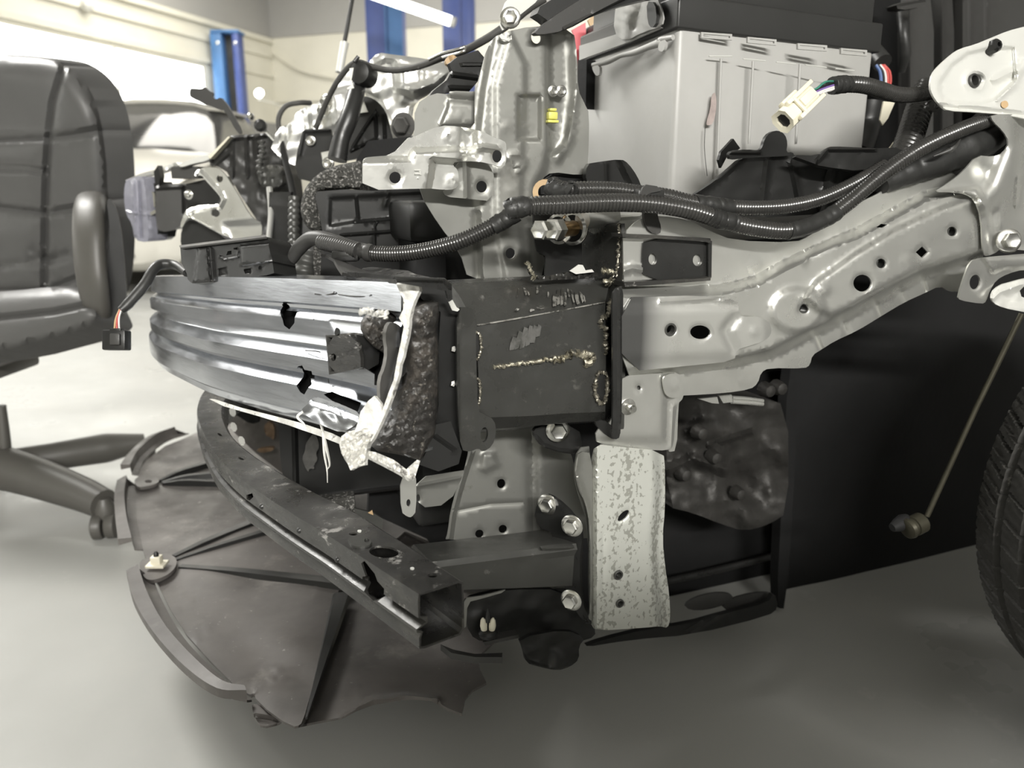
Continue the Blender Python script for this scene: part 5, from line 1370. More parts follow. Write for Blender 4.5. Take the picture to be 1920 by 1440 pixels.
# silver inner panel seen under the looms
sheet('silver_inner_panel', [(1095, 400), (1150, 396), (1215, 392), (1290, 410), (1330, 440), (1180, 450), (1100, 440)], SP(.06), M['silver'], car, bumps=[('line', [(1100, 412), (1200, 405), (1215, 392)], .004, 6), ('line', [(1130, 395), (1142, 412)], .004, 6)], thick=.002, res=7)
sheet('rubber_strap', [(1207, 392), (1232, 390), (1234, 408), (1240, 425), (1238, 440), (1218, 436), (1208, 415)], SP(-.004), M['rubber'], tr, bumps=[('fn', noise2(.001, 8, 2))], thick=.004, res=6)
tube('tube_stub', [PS(1092, 412, .03), PS(1150, 405, .05)], .010, M['silver'], car, 14, smooth=False)

# big plated bolts
def big_bolt(c, r, label):
    t = thing('hex_bolt', label, 'bolt', c, 'plated bolts beside the crash box tab')
    ax = CF * .8 - CL * .5
    lathe('hex_head', c, ax, [(0, r), (r * 1.0, r), (r * 1.2, r * .8), (r * 1.1, r * .3), (r * 1.1, 0)], M['zinc'], t, 6, 20)
    lathe('shank', c - ax * (r * 2.6), ax, [(0, r * .7), (r * 2.7, r * .7)], M['brass'], t, 16)
    lathe('washer', c - ax * (r * 2.8), ax, [(0, r * 1.5), (r * .25, r * 1.5), (r * .35, r * 1.2)], M['zinc'], t, 20, ring=True)
    return t
big_bolt(PS(1022, 431, .03), .0105, 'left of the two big plated hex bolts under the loom')
big_bolt(PS(1047, 430, .025), .0115, 'right plated hex bolt with yellow shank under the loom')
lathe('washer', PS(1075, 428, .03), CF * .8 - CL * .5, [(0, .016), (.003, .017), (.006, .015)], M['zinc'], cb, 22, ring=True)
sheet('bolt_plate', [(1000, 400), (1090, 400), (1092, 520), (1022, 525), (1023, 480), (1008, 472), (1002, 450)], SP(.07), M['plastic'], car, thick=.003, rnd=0)
lathe('copper_collar', PS(1022, 360, .06), -CL + CF * .5, [(-.01, .011), (.0, .013), (.008, .0125), (.008, .007)], M['orange'], car, 18, ring=True)
sheet('pillar_cavity', [(1016, 340), (1040, 325), (1100, 330), (1110, 370), (1018, 372)], SP(.13), M['dark'], car, thick=.005, rnd=1)

# ------------------------------------------------------------------ wiring
def lp(pts):
    return [PS(*p) if len(p) == 3 and abs(p[2]) < .35 else PD(*p) for p in pts]
h1 = thing('wiring_loom', 'long corrugated black loom draped along the top of the silver rail', 'wiring', PS(1200, 400, -.03))
tube('loom_tube', lp([(962, 391, -.028), (1000, 386, -.030), (1050, 384, -.031), (1110, 381, -.032), (1170, 380, -.033), (1235, 384, -.034), (1300, 396, -.036), (1360, 415, -.036), (1420, 428, -.036), (1480, 432, -.036), (1540, 414, -.034), (1590, 380, -.032), (1650, 330, -.03),
                      (1720, 282, -.03), (1790, 248, -.028), (1850, 226, -.02), (1890, 215, .0)]), .0088, M['loom'], h1, 14, corr=(.0036, .0015))
tube('loom_tape', lp([(1478, 433, -.0365), (1500, 428, -.0365), (1540, 414, -.0345), (1568, 397, -.034)]), .0092, M['tape'], h1, 12, wob=.0004)
tube('loom_tape', lp([(1330, 404, -.036), (1352, 412, -.036), (1378, 418, -.036)]), .0092, M['tape'], h1, 12, wob=.0004)
tube('loom_tape', lp([(958, 392, -.028), (968, 390, -.029), (984, 388, -.03)]), .0096, M['tape'], h1, 12, wob=.0006)
h2 = thing('wiring_loom', 'second corrugated black loom lying behind and above the long loom', 'wiring', PS(1200, 365, 0))
tube('loom_tube', lp([(1040, 350, .01), (1062, 356, -.005), (1100, 355, -.008), (1150, 356, -.010), (1200, 362, -.012), (1250, 368, -.016), (1300, 380, -.022), (1360, 388, -.024), (1420, 390, -.022), (1480, 386, -.02), (1540, 372, -.016), (1600, 345, -.014), (1660, 310, -.010)]), .0078, M['loom'], h2, 14, corr=(.0034, .0014))
tube('loom_tape', lp([(1040, 340, .012), (1036, 352, .008), (1058, 360, -.004), (1072, 357, -.006)]), [.005, .009, .0086], M['tape'], h2, 10, wob=.0012)
tube('loom_tape', lp([(1300, 380, -.022), (1340, 386, -.024), (1372, 390, -.024)]), .0086, M['tape'], h2, 12, wob=.0004)
obox('cable_clip', PS(1216, 366, -.028), CAX, (.030, .012, .012), M['tape'], h2, .003)
sheet('cable_clip_tab', [(1205, 352), (1212, 346), (1232, 349), (1240, 358), (1220, 362), (1198, 374)], SP(-.036), M['plastic_grey'], h2, thick=.002, rnd=0)
h3 = thing('wiring_loom', 'corrugated loom sagging left from the rail to the aluminium beam, with smooth grey sleeve', 'wiring', PD(760, 475, .84))
P_ = [(966, 402, .795), (935, 418, .80), (900, 436, .805), (860, 453, .81), (810, 467, .82), (760, 475, .83), (715, 476, .84), (690, 474, .845)]
tube('loom_tube', [PD(*p) for p in P_], .0086, M['loom'], h3, 14, corr=(.0031, .0012))
tube('loom_tape', [PD(x, y, d) for x, y, d in ((972, 398, .793), (950, 410, .797), (925, 424, .80))], .0091, M['tape'], h3, 12, wob=.0005)
S_ = [(694, 474, .845), (660, 466, .855), (630, 455, .865), (600, 447, .875), (580, 449, .885), (562, 464, .895), (545, 488, .905), (520, 518, .92)]
tube('sleeve', [PD(*p) for p in S_], [.0088, .0088, .0088, .0088, .0088, .0085, .007, .006], M['plastic_grey'], h3, 14)
tube('sleeve_clip', [PD(672, 470, .845), PD(630, 460, .858), PD(600, 454, .868)], [.0092, .0096, .0088], M['plastic_grey'], h3, 12, corr=(.003, .0006))
obox('retainer', PD(648, 480, .85), WAX, (.03, .012, .012), M['plastic'], h3, .003)
lathe('sleeve_collar', PD(692, 474, .843), PD(715, 476, .84) - PD(690, 474, .845), [(-.004, .0094), (.0, .0102), (.004, .0094)], M['plastic_grey'], h3, 16)
h4 = thing('wiring_loom', 'thick black taped loom bundle entering under the white arm', 'wiring', PS(1760, 290, .02))
tube('loom_tube', lp([(1740, 165, .06), (1725, 200, .05), (1712, 240, .04), (1700, 275, .03), (1680, 320, .02)]), .016, M['loom'], h4, 16, corr=(.006, .0016))
tube('loom_tape', lp([(1905, 190, .03), (1860, 240, .01), (1810, 275, .0), (1750, 300, .0), (1700, 322, .0), (1650, 345, .0)]), [.022, .026, .024, .02, .017, .012], M['tape'], h4, 14, wob=.0008)
tube('loose_tape', lp([(1750, 293, -.03), (1775, 284, -.034), (1790, 276, -.036), (1800, 262, -.03)]), [.0008, .003, .003, .001], M['plastic_grey'], h4, 6)
sheet('grommet_plate', ell(1753, 199, 11, 11, 0, 16), SP(.0), M['plastic_grey'], h4, [ell(1756, 198, 6, 6, 0, 12)], thick=.004, rnd=0)
sheet('cream_tag', [(1657, 190), (1678, 192), (1665, 222), (1655, 235), (1650, 225)], SP(.16), M['cream'], h4, thick=.002, rnd=0)
sheet('cream_tag', [(1668, 278), (1680, 262), (1688, 260), (1682, 272), (1672, 282)], SP(.05), M['cream'], h4, thick=.002, rnd=0)
tube('rear_loom', lp([(1618, 80, .30), (1640, 100, .28), (1655, 118, .26)]), .014, M['tape'], h4, 12)
for i, (dx, mm) in enumerate(((0, 'wire_red'), (-5, 'wire_red'), (-9, 'wire_white'), (-13, 'plastic'), (-17, 'wire_blue'))):
    tube('wire', lp([(1656 + dx * .8, 122, .25), (1667 + dx, 135, .245), (1669 + dx, 155, .24), (1663 + dx, 168, .24)]), .0024, M[mm], h4, 6)
tube('rear_hose', lp([(1632, 190, .22), (1622, 240, .22), (1605, 290, .2)]), .020, M['plastic'], h4, 12)
# white connector on its pigtail
cn = thing('cream_connector', 'cream plastic connector hanging open in front of the battery', 'connector', PD(1490, 200, .74))
a0, a1 = PD(1472, 224, .73), PD(1530, 168, .752)
ax = (a1 - a0); al_ = np.linalg.norm(ax); ax /= al_
sd = np.cross(ax, FWD); sd /= np.linalg.norm(sd)       # towards lower right
up_ = np.cross(sd, ax)
if np.dot(up_, FWD) > 0:
    up_ = -up_
def CNP(a, s, u):
    return a0 + ax * a + sd * s + up_ * u
sec = [(x * .88, y * .9) for x, y in [(-.0125, -.006), (-.0115, .006), (-.006, .0105), (.006, .0105), (.0115, .006), (.0125, -.006), (.006, -.011), (-.006, -.011)]]
sec2 = [(x * .62, y * .62) for x, y in sec]
rings = [[CNP(.030, s, u) for s, u in sec2], [CNP(-.003, s, u) for s, u in sec2], [CNP(-.004, s * 1.02, u * 1.02) for s, u in sec], [CNP(.004, s, u) for s, u in sec], [CNP(.044, s, u) for s, u in sec], [CNP(.046, s * .8, u * .8) for s, u in sec]]
loft('connector_shell', rings, M['cream'], cn, True, True, 30)
core = loft('connector_socket', [[CNP(-.0005, s * .98, u * .98) for s, u in sec2], [CNP(.029, s * .95, u * .95) for s, u in sec2]], M['plastic'], cn, True, True, 30)
for s in (-.0105, .0105):
    obox('side_rail', CNP(.026, s * .85, .0095), (ax, sd, up_), (.044, .0042, .005), M['cream'], cn, .001)
obox('latch', CNP(.030, 0, .0095), (ax, sd, up_), (.022, .009, .004), M['cream'], cn, .001)
obox('latch_bar', CNP(.014, 0, .0112), (ax, sd, up_), (.004, .020, .003), M['cream'], cn, .001)
obox('side_foot', CNP(.026, .0115, -.004), (ax, sd, up_), (.026, .006, .008), M['cream'], cn, .002)
tube('pigtail_loom', [PD(*p) for p in ((1564, 160, .79), (1590, 158, .80), (1620, 160, .81), (1650, 168, .83), (1680, 177, .85), (1710, 178, .87), (1750, 173, .90))], .0085, M['loom'], cn, 14, corr=(.0036, .0014))
tube('pigtail_tape', [PD(1561, 160, .788), PD(1575, 159, .793), PD(1586, 158, .797)], .0088, M['tape'], cn, 12, wob=.0004)
for (y0, y1, y2, mm) in ((167, 154, 153, 'wire_green'), (169, 160, 155, 'plastic'), (172, 165, 158, 'wire_violet'), (176, 168, 162, 'wire_white'), (178, 172, 165, 'wire_white')):
    tube('wire', [PD(1522, y0 + 3, .765), PD(1532, y0 - 1, .77), PD(1548, y1, .778), PD(1568, y2, .79)], .0013, M[mm], cn, 6)

# black module resting on the beam, with its lead and small plug
md_ = thing('sensor_module', 'black plastic sensor module lying on the aluminium beam', 'module', PD(425, 485, .93))
mp_ = P3((340, 465, .96), (505, 450, .88), (355, 528, .95))
body = [(338, 464), (500, 444), (505, 452), (514, 512), (500, 516), (400, 529), (360, 531), (352, 524), (350, 512), (340, 492)]
sheet('module_body', body, mp_, M['plastic'], md_, [[(427, 471), (434, 470), (434, 477), (424, 479)], [(438, 465), (445, 464), (445, 468), (438, 468)], [(411, 478), (417, 480), (413, 482)]],
      [('poly', [(372, 466), (388, 465), (394, 526), (364, 528)], .003, 4), ('poly', [(450, 462), (505, 456), (512, 490), (452, 495)], .003, 4), ('line', [(395, 466), (400, 526)], .003, 4), ('line', [(452, 497), (510, 490)], .002, 3),
       ('poly', [(410, 505), (424, 502), (426, 516), (412, 517)], -.003, 4), ('poly', [(458, 506), (470, 504), (471, 511), (460, 512)], -.004, 3), ('dot', 489, 502, 6, -.004), ('line', [(412, 482), (420, 487), (445, 482), (446, 466)], .002, 3)], .035, 4, 0)
sheet('module_top', [(338, 464), (500, 444), (498, 440), (336, 460)], P3((340, 463, .958), (500, 443, .88), (336, 459, .99)), M['plastic_grey'], md_, thick=.002, rnd=0)
tube('module_lead', [PD(350, 512, .97), PD(330, 498, 1.0), PD(305, 495, 1.0), PD(288, 505, .99), PD(270, 535, .98), (PD(240, 570, .97)), PD(226, 582, .965)], [.005, .006, .0065, .0065, .007, .007, .005], M['tape'], md_, 10)
for dx, mm in ((-3, 'orange'), (0, 'wire_red'), (3, 'wire_white')):
    tube('wire', [PD(226 + dx * .5, 580, .965), PD(220 + dx, 598, .965), PD(219 + dx * 1.6, 622, .965)], .0012, M[mm], md_, 6)
obox('plug', PD(219, 638, .965), (RGT, FWD, UPV), (.029, .018, .025), M['plastic'], md_, .002)
obox('plug_key', PD(216, 636, .953), (RGT, FWD, UPV), (.012, .004, .014), M['plastic_grey'], md_, .001)
obox('plug_latch', PD(220, 619, .962), (RGT, FWD, UPV), (.014, .012, .004), M['plastic'], md_, .001)
tube('wire', [PD(508, 470, .90), PD(518, 470, .90), PD(526, 478, .90)], .0016, M['wire_red'], md_, 6)
tube('wire', [PD(508, 485, .90), PD(513, 505, .90), PD(520, 518, .90)], .0014, M['wire_white'], md_, 6)
# ------------------------------------------------------------------ headlamp on the far side
hl = thing('headlamp', 'far headlamp with clear lens and black housing left of the silver bracket', 'headlamp', PD(290, 390, 1.5))
def slab(name, pts, d, th, m, par, **k):
    return sheet(name, pts, FP(np.mean([p[0] for p in pts]), np.mean([p[1] for p in pts]), d, k.pop('yaw', 0)), m, par, thick=th, **k)
M['lens_body'] = mat('frosted_lens', (0.52, 0.52, 0.60), 0.0, 0.12, trans=0.35, var=.25, vscale=40)
slab('lamp_lens', [(234, 345), (238, 337), (264, 328), (271, 340), (276, 400), (279, 445), (276, 455), (252, 450), (248, 420), (236, 402), (232, 370)], 1.50, .05, M['lens_body'], hl, bumps=[('line', [(250, 345), (254, 440)], .006, 5), ('line', [(262, 340), (266, 445)], -.006, 4), ('line', [(240, 398), (274, 402)], .004, 4)], res=5, yaw=-20)
slab('lamp_reflector', [(270, 342), (292, 340), (293, 400), (298, 442), (282, 455), (276, 440), (274, 400)], 1.52, .05, M['glass_dark'], hl, bumps=[('line', [(274, 350), (290, 362), (290, 385)], .004, 3), ('line', [(273, 405), (292, 394)], .006, 3)], res=5, yaw=-20)
slab('lamp_bezel', [(272, 403), (291, 393), (293, 399), (274, 409)], 1.50, .006, M['zinc'], hl, rnd=0)
slab('lamp_bezel', [(274, 352), (290, 362), (291, 388), (288, 388), (286, 365), (273, 356)], 1.50, .004, M['zinc'], hl, rnd=0)
slab('lamp_housing', [(291, 350), (300, 345), (346, 344), (352, 352), (350, 395), (335, 430), (300, 436), (292, 420)], 1.50, .12, M['plastic_grey'], hl, bumps=[('line', [(294, 352), (347, 349)], .010, 6), ('line', [(345, 350), (346, 400)], -.01, 5)], res=6, yaw=10)
slab('lamp_top_strip', [(235, 338), (262, 326), (290, 318), (330, 304), (334, 310), (296, 325), (264, 332), (238, 342)], 1.50, .03, M['tin'], hl, bumps=[('fn', noise2(.004, 10, 2))], res=5, rnd=0)
slab('lamp_clip', [(288, 322), (296, 310), (300, 330), (298, 345), (291, 345)], 1.47, .02, M['plastic'], hl, rnd=0)
slab('lamp_connector', [(320, 315), (324, 312), (371, 312), (371, 334), (322, 335)], 1.46, .05, M['plastic_grey'], hl, rnd=0)
slab('lamp_bracket_bar', [(333, 309), (360, 298), (388, 290), (393, 293), (391, 301), (360, 307), (340, 314)], 1.44, .03, M['white'], hl, rnd=1)
slab('lamp_back', [(348, 345), (410, 330), (414, 372), (404, 384), (366, 388), (352, 396)], 1.50, .08, M['plastic'], hl, bumps=[('dot', 354, 365, 5, .01)], res=7, rnd=0)
bolt('bolt', PD(354, 365, 1.44), np.array([-.2, -1, 0]), .006, M['zinc'], hl)
# silver bracket on the far rail
sbk = [(364, 331), (366, 323), (372, 317), (390, 313), (409, 315), (421, 325), (445, 362), (467, 402), (480, 413), (491, 418), (491, 445), (470, 448), (430, 448), (366, 412), (354, 408), (348, 414), (341, 429), (337, 424), (346, 398), (352, 392), (366, 386), (404, 383), (413, 382), (415, 372), (404, 358), (385, 338), (378, 328)]
slab('far_headlamp_bracket', sbk, 1.30, .003, M['silver'], car, holes=[ell(412, 335, 6, 7), ell(404, 400, 8, 7)],
     bumps=[('line', [(366, 328), (374, 322), (384, 332), (404, 354), (418, 374), (412, 386), (366, 392), (350, 400)], .008, 8), ('line', [(354, 410), (430, 450)], .006, 6), ('poly', [(420, 420), (500, 414), (500, 460), (430, 450)], -.006, 16)], res=5, yaw=-5)
slab('dark_cup', [(340, 430), (352, 412), (366, 414), (428, 448), (425, 462), (350, 478), (338, 460)], 1.34, .06, M['plastic'], car, rnd=1)
# black carrier of the bonnet lock with its tall blade
cr = thing('lock_carrier', 'black plastic lock carrier with an upright blade, behind the headlamp', 'carrier', PD(460, 320, 1.38))
slab('carrier_body', [(392, 296), (410, 276), (434, 254), (494, 250), (518, 266), (535, 286), (548, 330), (553, 372), (548, 520), (510, 520), (495, 446), (480, 410), (450, 365), (425, 322), (408, 312), (394, 310)], 1.40, .06, M['plastic_grey'], cr,
     bumps=[('line', [(396, 298), (436, 258), (494, 254)], .008, 7), ('line', [(402, 310), (432, 285)], .006, 5), ('line', [(436, 262), (436, 330)], .008, 5), ('line', [(462, 258), (465, 330)], .008, 5), ('line', [(480, 258), (486, 340)], .012, 8), ('fn', noise2(.004, 18, 4))], res=6, rnd=0)
slab('carrier_edge', [(390, 294), (412, 272), (428, 256), (432, 256), (414, 276), (394, 298)], 1.36, .02, M['cream'], cr, rnd=0)
slab('lock_blade', [(356, 167), (360, 165), (378, 167), (384, 162), (392, 171), (401, 174), (398, 181), (404, 187), (414, 182), (421, 190), (429, 200), (456, 250), (446, 252), (421, 206), (414, 207), (390, 197), (359, 184), (355, 178)], 1.38, .006, M['plastic_grey'], cr, rnd=1)
slab('carrier_latch', [(482, 322), (496, 310), (524, 308), (530, 330), (528, 350), (505, 352), (488, 350)], 1.34, .03, M['grey_steel'], cr, bumps=[('fn', noise2(.004, 9, 4))], res=5)
tube('latch_link', [PD(494, 240, 1.36), PD(504, 252, 1.35), PD(517, 266, 1.34)], .0035, M['zinc'], cr, 7)
lathe('latch_pivot', PD(491, 236, 1.36), np.array([0, -1, 0]), [(0, .010), (.01, .011), (.014, .006)], M['plastic'], cr, 12)
lathe('latch_pivot', PD(472, 219, 1.36), np.array([0, -1, 0]), [(0, .006), (.008, .006), (.012, .003)], M['zinc'], cr, 12)
tube('latch_spring', [PD(490, 265, 1.34), PD(492, 285, 1.34), PD(486, 310, 1.34), PD(490, 330, 1.34)], .007, M['grey_steel'], cr, 10, corr=(.008, .003))
tube('carrier_strap', [PD(505, 352, 1.30), PD(508, 400, 1.29), PD(503, 456, 1.27)], .005, M['tin'], cr, 8)
tube('carrier_strap', [PD(526, 260, 1.33), PD(535, 300, 1.32), PD(545, 340, 1.31), PD(552, 375, 1.30)], .006, M['plastic'], cr, 8)
slab('v_strap', [(522, 258), (530, 262), (543, 277), (555, 256), (560, 262), (548, 300), (540, 300), (530, 284)], 1.33, .006, M['plastic'], cr, rnd=0)
slab('tin_scrap', [(532, 288), (540, 292), (544, 330), (538, 320)], 1.345, .003, M['tin'], cr, rnd=0)
slab('tin_scrap', [(548, 300), (556, 285), (560, 262), (552, 262), (545, 290)], 1.345, .003, M['tin'], cr, rnd=0)
slab('lock_plate', [(567, 247), (574, 242), (620, 242), (624, 258), (616, 283), (602, 290), (606, 312), (640, 318), (650, 345), (600, 345), (560, 335), (553, 310), (558, 280)], 1.28, .008, M['plastic'], cr, bumps=[('line', [(562, 290), (570, 246), (620, 244)], .003, 5)], res=6, rnd=0)
bolt('bolt', PD(583, 264, 1.27), np.array([0, -1, 0]), .0055, M['zinc'], cr)
bolt('bolt', PD(616, 306, 1.24), np.array([0, -1, 0]), .0065, M['zinc'], cr)
slab('tin_scrap', [(602, 286), (616, 283), (624, 296), (620, 306), (606, 308)], 1.275, .003, M['tin'], cr, rnd=0)
# black inner panels beneath the crumpled wing
slab('inner_liner', [(650, 185), (690, 180), (714, 192), (728, 218), (738, 262), (742, 276), (700, 292), (640, 302), (632, 270)], 1.24, .02, M['plastic'], car,
     bumps=[('line', [(705, 210), (684, 240), (662, 276)], .006, 4), ('line', [(704, 212), (706, 260), (660, 282)], .006, 4), ('line', [(720, 215), (722, 262)], .004, 4)], res=5, rnd=0)
slab('tin_scrap', [(672, 212), (682, 190), (690, 210)], 1.22, .003, M['tin'], car, rnd=0)
# ------------------------------------------------------------------ air duct with its porous foam seal
ad = thing('air_duct', 'black air duct box with porous foam seal under the embossed bracket', 'duct', PD(720, 440, 1.02))
dk = FP(730, 440, 1.02, 6)
sheet('duct_box', [(591, 366), (595, 359), (651, 355), (699, 358), (795, 352), (818, 402), (832, 430), (858, 440), (872, 465), (884, 530), (600, 535), (604, 430)], dk, M['plastic'], ad, (),
      [('poly', [(620, 372), (790, 362), (812, 402), (664, 416), (618, 424)], -.004, 8), ('line', [(664, 416), (760, 409), (828, 406)], .004, 4), ('line', [(642, 441), (767, 432)], .004, 4), ('line', [(708, 413), (703, 425), (703, 462)], .003, 3),
       ('line', [(668, 370), (672, 412)], .004, 4), ('line', [(728, 362), (722, 385)], .003, 6), ('poly', [(776, 412), (826, 408), (850, 445), (868, 530), (776, 530)], .002, 6)], .03, 6, 0)
fm = FP(620, 380, 1.06, -8)
fo = sheet('foam_seal', [(682, 300), (655, 305), (629, 310), (605, 320), (588, 333), (574, 350), (567, 365), (563, 393), (567, 412), (577, 428), (592, 437), (608, 432), (604, 410), (598, 380), (594, 364), (602, 357), (651, 354), (684, 358)], fm, M['foam'], ad,
           bumps=[('fn', noise2(.0016, 3, 2)), ('fn', noise2(.0012, 6, 5))], thick=.04, res=4, rnd=1, curl=(9, .010))
lab(fo, 'coarse porous grey foam')
sheet('foam_seal', [(587, 462), (600, 462), (612, 474), (625, 495), (646, 530), (590, 530), (588, 500)], fm, M['foam'], ad, bumps=[('fn', noise2(.0016, 4, 2))], thick=.03, res=5, rnd=0)
tube('radiator_hose', [PD(552, 372, 1.24), PD(551, 410, 1.23), PD(552, 460, 1.22), PD(553, 520, 1.2)], .010, M['grey_steel'], ad, 12, corr=(.010, .0022))
tube('radiator_hose', [PD(580, 470, 1.1), PD(572, 500, 1.1), PD(570, 522, 1.1)], .018, M['grey_steel'], ad, 12, corr=(.011, .003))
slab('duct_side', [(505, 360), (545, 360), (548, 530), (500, 530)], 1.30, .02, M['plastic'], ad, rnd=0)
# ------------------------------------------------------------------ radiator panel and things seen inside the beams
rd = thing('radiator_shroud', 'flat black radiator side shroud with a pale scuff under the aluminium beam', 'panel', PD(620, 870, 1.0))
rp = FP(620, 860, 1.02, 12)
sheet('panel_face', [(516, 700), (800, 700), (800, 912), (700, 924), (556, 942), (538, 951), (526, 860)], rp, M['plastic'], rd, bumps=[('line', [(552, 790), (556, 940)], .008, 6), ('line', [(556, 938), (700, 920), (800, 908)], .008, 5)], thick=.03, res=9, rnd=0)
sheet('scuff', [(573, 832), (580, 822), (588, 812), (596, 822), (599, 838), (592, 850), (596, 862), (588, 872), (590, 880), (580, 878), (578, 886), (571, 874), (566, 858), (572, 846)], FP(580, 850, 1.0, 12), mat('pale_scuff', (.10, .097, .09), 0, .7, bump=.6, bscale=90, var=.5, vscale=60), rd, thick=.0008, rnd=1)
sheet('panel_foam', [(554, 946), (600, 939), (664, 931), (668, 966), (620, 970), (562, 972)], FP(610, 955, .99, 12), M['foam'], rd, thick=.02, rnd=0, bumps=[('fn', noise2(.001, 4, 2))], res=5)
sheet('panel_tab', [(664, 953), (700, 962), (718, 973), (716, 996), (690, 990), (668, 975)], FP(690, 972, .95, 12), M['grey_steel'], rd, thick=.004, rnd=0)
sheet('panel_tab', [(690, 962), (698, 957), (700, 966)], FP(695, 962, .94, 12), M['orange'], rd, thick=.002, rnd=0)
slab('condenser', [(425, 745), (545, 760), (545, 900), (480, 850), (440, 812), (424, 780)], 1.5, .02, M['shield'], rd, bumps=[('fn', noise2(.004, 14, 2))], res=8, rnd=0)
for pts, mm in (([(494, 800), (502, 790), (514, 796), (515, 826), (506, 820), (498, 816)], 'tan'), ([(478, 843), (512, 838), (513, 845), (490, 850)], 'tan'), ([(430, 752), (470, 758), (490, 790), (470, 796), (446, 780), (430, 770)], 'dark'), ([(455, 765), (480, 770), (476, 780), (452, 776)], 'red')):
    slab('condenser_scrap', pts, 1.45, .01, {'tan': mat('grimy_tan', (.26, .17, .10), 0, .6, var=.6, vscale=50, bump=.4), 'red': mat('dull_red', (.10, .05, .045), 0, .6), 'dark': M['dark']}[mm], rd, bumps=[('fn', noise2(.003, 8, 2))], res=5, rnd=1)
# ------------------------------------------------------------------ gearbox and driveline in the dark wheel house
gb = thing('gearbox', 'grimy cast gearbox in the dark gap right of the hanging post', 'gearbox', PS(1360, 870, .2))
sheet('gearbox_case', [(1250, 745), (1300, 742), (1420, 745), (1478, 760), (1478, 960), (1440, 985), (1395, 996), (1350, 982), (1300, 962), (1250, 950)], SP(.2), M['cast'], gb,
      bumps=[('fn', noise2(.012, 46, 12)), ('fn', noise2(.003, 16, 13)), ('dot', 1315, 810, 34, .03), ('dot', 1345, 850, 24, .02), ('line', [(1255, 880), (1300, 860), (1360, 880)], .02, 16), ('line', [(1330, 835), (1410, 810)], .012, 8), ('dot', 1400, 900, 50, -.02)], thick=.08, res=6)
for x, y, l in ((1314, 812, .165), (1340, 858, .175), (1284, 890, .18), (1386, 926, .18), (1440, 732, .12), (1462, 728, .12)):
    lathe('gearbox_bolt', PS(x, y, l), -CL, [(-.01, .011), (0, .010), (.006, .008), (.008, .003)], M['cast'], gb, 10)
for pts in ([(1310, 748), (1345, 744), (1348, 757), (1335, 756)], [(1348, 742), (1372, 740), (1374, 754), (1356, 756)]):
    sheet('silver_tab', pts, SP(.03), M['silver'], car, thick=.004, rnd=0)
for dy in (0, 7):
    tube('tab_finger', [PS(1372, 746 + dy, .04), PS(1400, 748 + dy, .04), PS(1430, 752 + dy * .8, .04)], .0028, M['silver'], car, 8)
tube('subframe_bar', [PS(1250, 1090, .32), PS(1340, 1070, .32), PS(1460, 1040, .32)], .006, M['black_steel'], gb, 8)
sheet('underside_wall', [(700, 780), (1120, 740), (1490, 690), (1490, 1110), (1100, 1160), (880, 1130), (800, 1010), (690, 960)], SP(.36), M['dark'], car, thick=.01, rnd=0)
# stabiliser link
sl_ = thing('stabiliser_link', 'thin metal link rod with a bush in the dark wheel house', 'link', PD(1720, 985, .92))
tube('link_rod', [PD(1916, 588, .86), PD(1830, 765, .89), PD(1738, 968, .92)], .0032, M['dull_brass'], sl_, 10, smooth=False)
bx = np.array([.9, .35, .25]); bx /= np.linalg.norm(bx)
lathe('link_bush', PD(1716, 985, .925), bx, [(d * .72, r * .75) for d, r in [(-.020, .012), (-.018, .016), (-.012, .017), (-.011, .014), (-.005, .014), (-.004, .0165), (.014, .0165), (.018, .013), (.02, .006)]], M['dull_brass'], sl_, 22)
lathe('link_boot', PD(1694, 979, .93), bx, [(-.018, .005), (-.010, .008), (0, .010), (.007, .008)], M['dark'], sl_, 16)
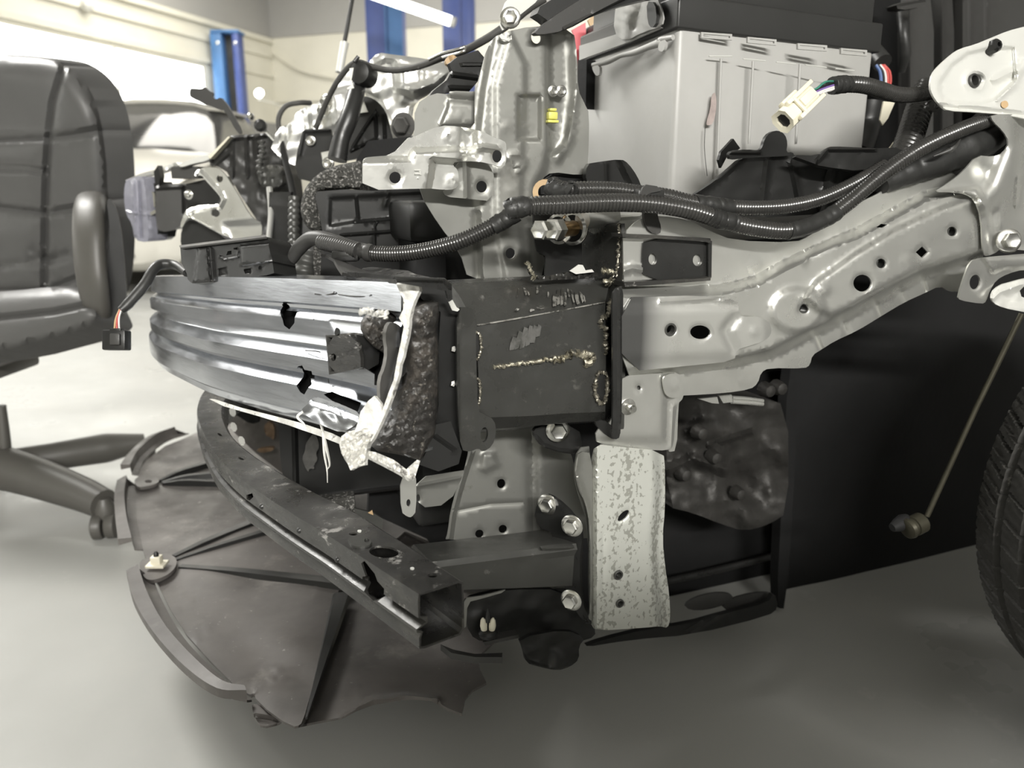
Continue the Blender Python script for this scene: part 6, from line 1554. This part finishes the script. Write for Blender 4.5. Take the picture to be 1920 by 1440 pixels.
# ------------------------------------------------------------------ front tyre
def tyre():
    ya = RAD(7)
    ax = np.array([-math.sin(ya), math.cos(ya), 0])    # axle, pointing inboard
    R0, Wd = .325, .205
    nA, nW = 1080, 44
    th = np.linspace(0, 2 * math.pi, nA, endpoint=False)
    wv = np.linspace(-1, 1, nW)
    prof = R0 - .012 * np.abs(wv) ** 2.5 - .028 * np.clip((np.abs(wv) - .86) / .14, 0, 1) ** 1.6
    T, Wg = np.meshgrid(th, wv, indexing='ij')
    Rg = np.repeat(prof[None], nA, 0).copy()
    s = np.abs(Wg)
    n = 62
    ph = (T * n / (2 * math.pi) + s * 1.5) % 1.0           # slanted lateral grooves over the shoulder
    g = np.abs(ph - .5)
    Rg -= .0065 * (g < .055) * (s > .52)
    zz = .022 * (np.abs((s * 26) % 1 - .5) * 4 - 1)
    Rg -= .0022 * (np.abs(ph - .02 - zz) < .03) * (s > .48) * (s < .95)
    for wc in (-.42, 0, .42):
        Rg -= .007 * (np.abs(Wg - wc) < .06)
    ph2 = (T * n / (2 * math.pi) + Wg * 1.2) % 1.0
    Rg -= .004 * (np.abs(ph2 - .5) < .045) * (s < .36) * (s > .06)
    Rg += .0005 * np.sin(T * 173) * np.sin(Wg * 31)
    c0 = np.array([0., .86, R0 - .002])
    def build(c):
        u = np.cross(ax, CZ)
        return c + Rg[..., None] * (np.cos(T)[..., None] * u + np.sin(T)[..., None] * CZ) + (Wg * Wd / 2)[..., None] * ax
    c = c0.copy()
    c[0] = .80
    for _ in range(12):                                # slide the wheel along so its tread edge stands where the photo has it
        P = build(c).reshape(-1, 3) - CAM
        dz = P @ FWD
        px = 960 + FPX * (P @ RGT) / dz
        k = px.argmin()
        c[0] += (1829 - px[k]) * dz[k] / FPX
    V = build(c)
    t = thing('front_tyre', 'worn dusty front tyre at the lower edge of the wheel house', 'tyre', np.array([c[0], c[1], 0]))
    F = []
    idx = np.arange(nA * nW).reshape(nA, nW)
    a, b = idx, np.roll(idx, -1, 0)
    F = np.stack([a[:, :-1], a[:, 1:], b[:, 1:], b[:, :-1]], -1).reshape(-1, 4)
    me = bpy.data.meshes.new('tread')
    me.from_pydata(V.reshape(-1, 3).tolist(), [], F.tolist())
    me.update()
    add('tread', me, M['rubber'], t, 30)
    for s_ in (-1, 1):
        lathe('sidewall', c + ax * (s_ * Wd / 2), ax * s_, [(-.004, .286), (.0, .285), (.010, .27), (.012, .25), (.008, .22), (.0, .205), (-.03, .2), (-.03, .285)], M['rubber'], t, 64, ring=True)
    rim = lathe('wheel_rim', c, ax, [(-.085, .205), (-.09, .2), (-.07, .18), (.06, .17), (.09, .2), (.085, .205)], M['silver_dark'], t, 48, ring=True)
    lathe('wheel_hub', c - ax * .04, -ax, [(-.02, .18), (0, .175), (.01, .08), (.03, .06), (.032, 0)], M['silver_dark'], t, 32)
tyre()
# ------------------------------------------------------------------ prop rod
pr = thing('bonnet_prop_rod', 'thin prop rod with pale sleeve rising behind the pivot arm', 'rod', PD(640, 120, 1.5))
tube('rod', [PD(672, -60, 1.5), PD(660, 0, 1.5), PD(645, 84, 1.5)], .0042, M['black_steel'], pr, 8, smooth=False)
tube('rod_sleeve', [PD(646, 80, 1.5), PD(636, 136, 1.5)], [.0085, .0075], M['white'], pr, 10, smooth=False)

# radiator across the nose and the engine behind it, mostly hidden in the dark
rt = thing('radiator', 'dark radiator core standing across the car behind the air duct', 'radiator', CO + CL * .8 - CZ * CO[2])
obox('radiator_core', CO + CF * .03 + CL * .80 + CZ * (.48 - CO[2]), CAX, (.04, 1.1, .36), M['dark'], rt, .004)
for zz in (.29, .665):
    obox('radiator_tank', CO + CF * .03 + CL * .80 + CZ * (zz - CO[2]), CAX, (.06, 1.12, .05), M['plastic'], rt, .008)
obox('engine_block', CO - CF * .42 + CL * .95 + CZ * (.55 - CO[2]), CAX, (.55, .62, .55), M['dark'], car, .03)
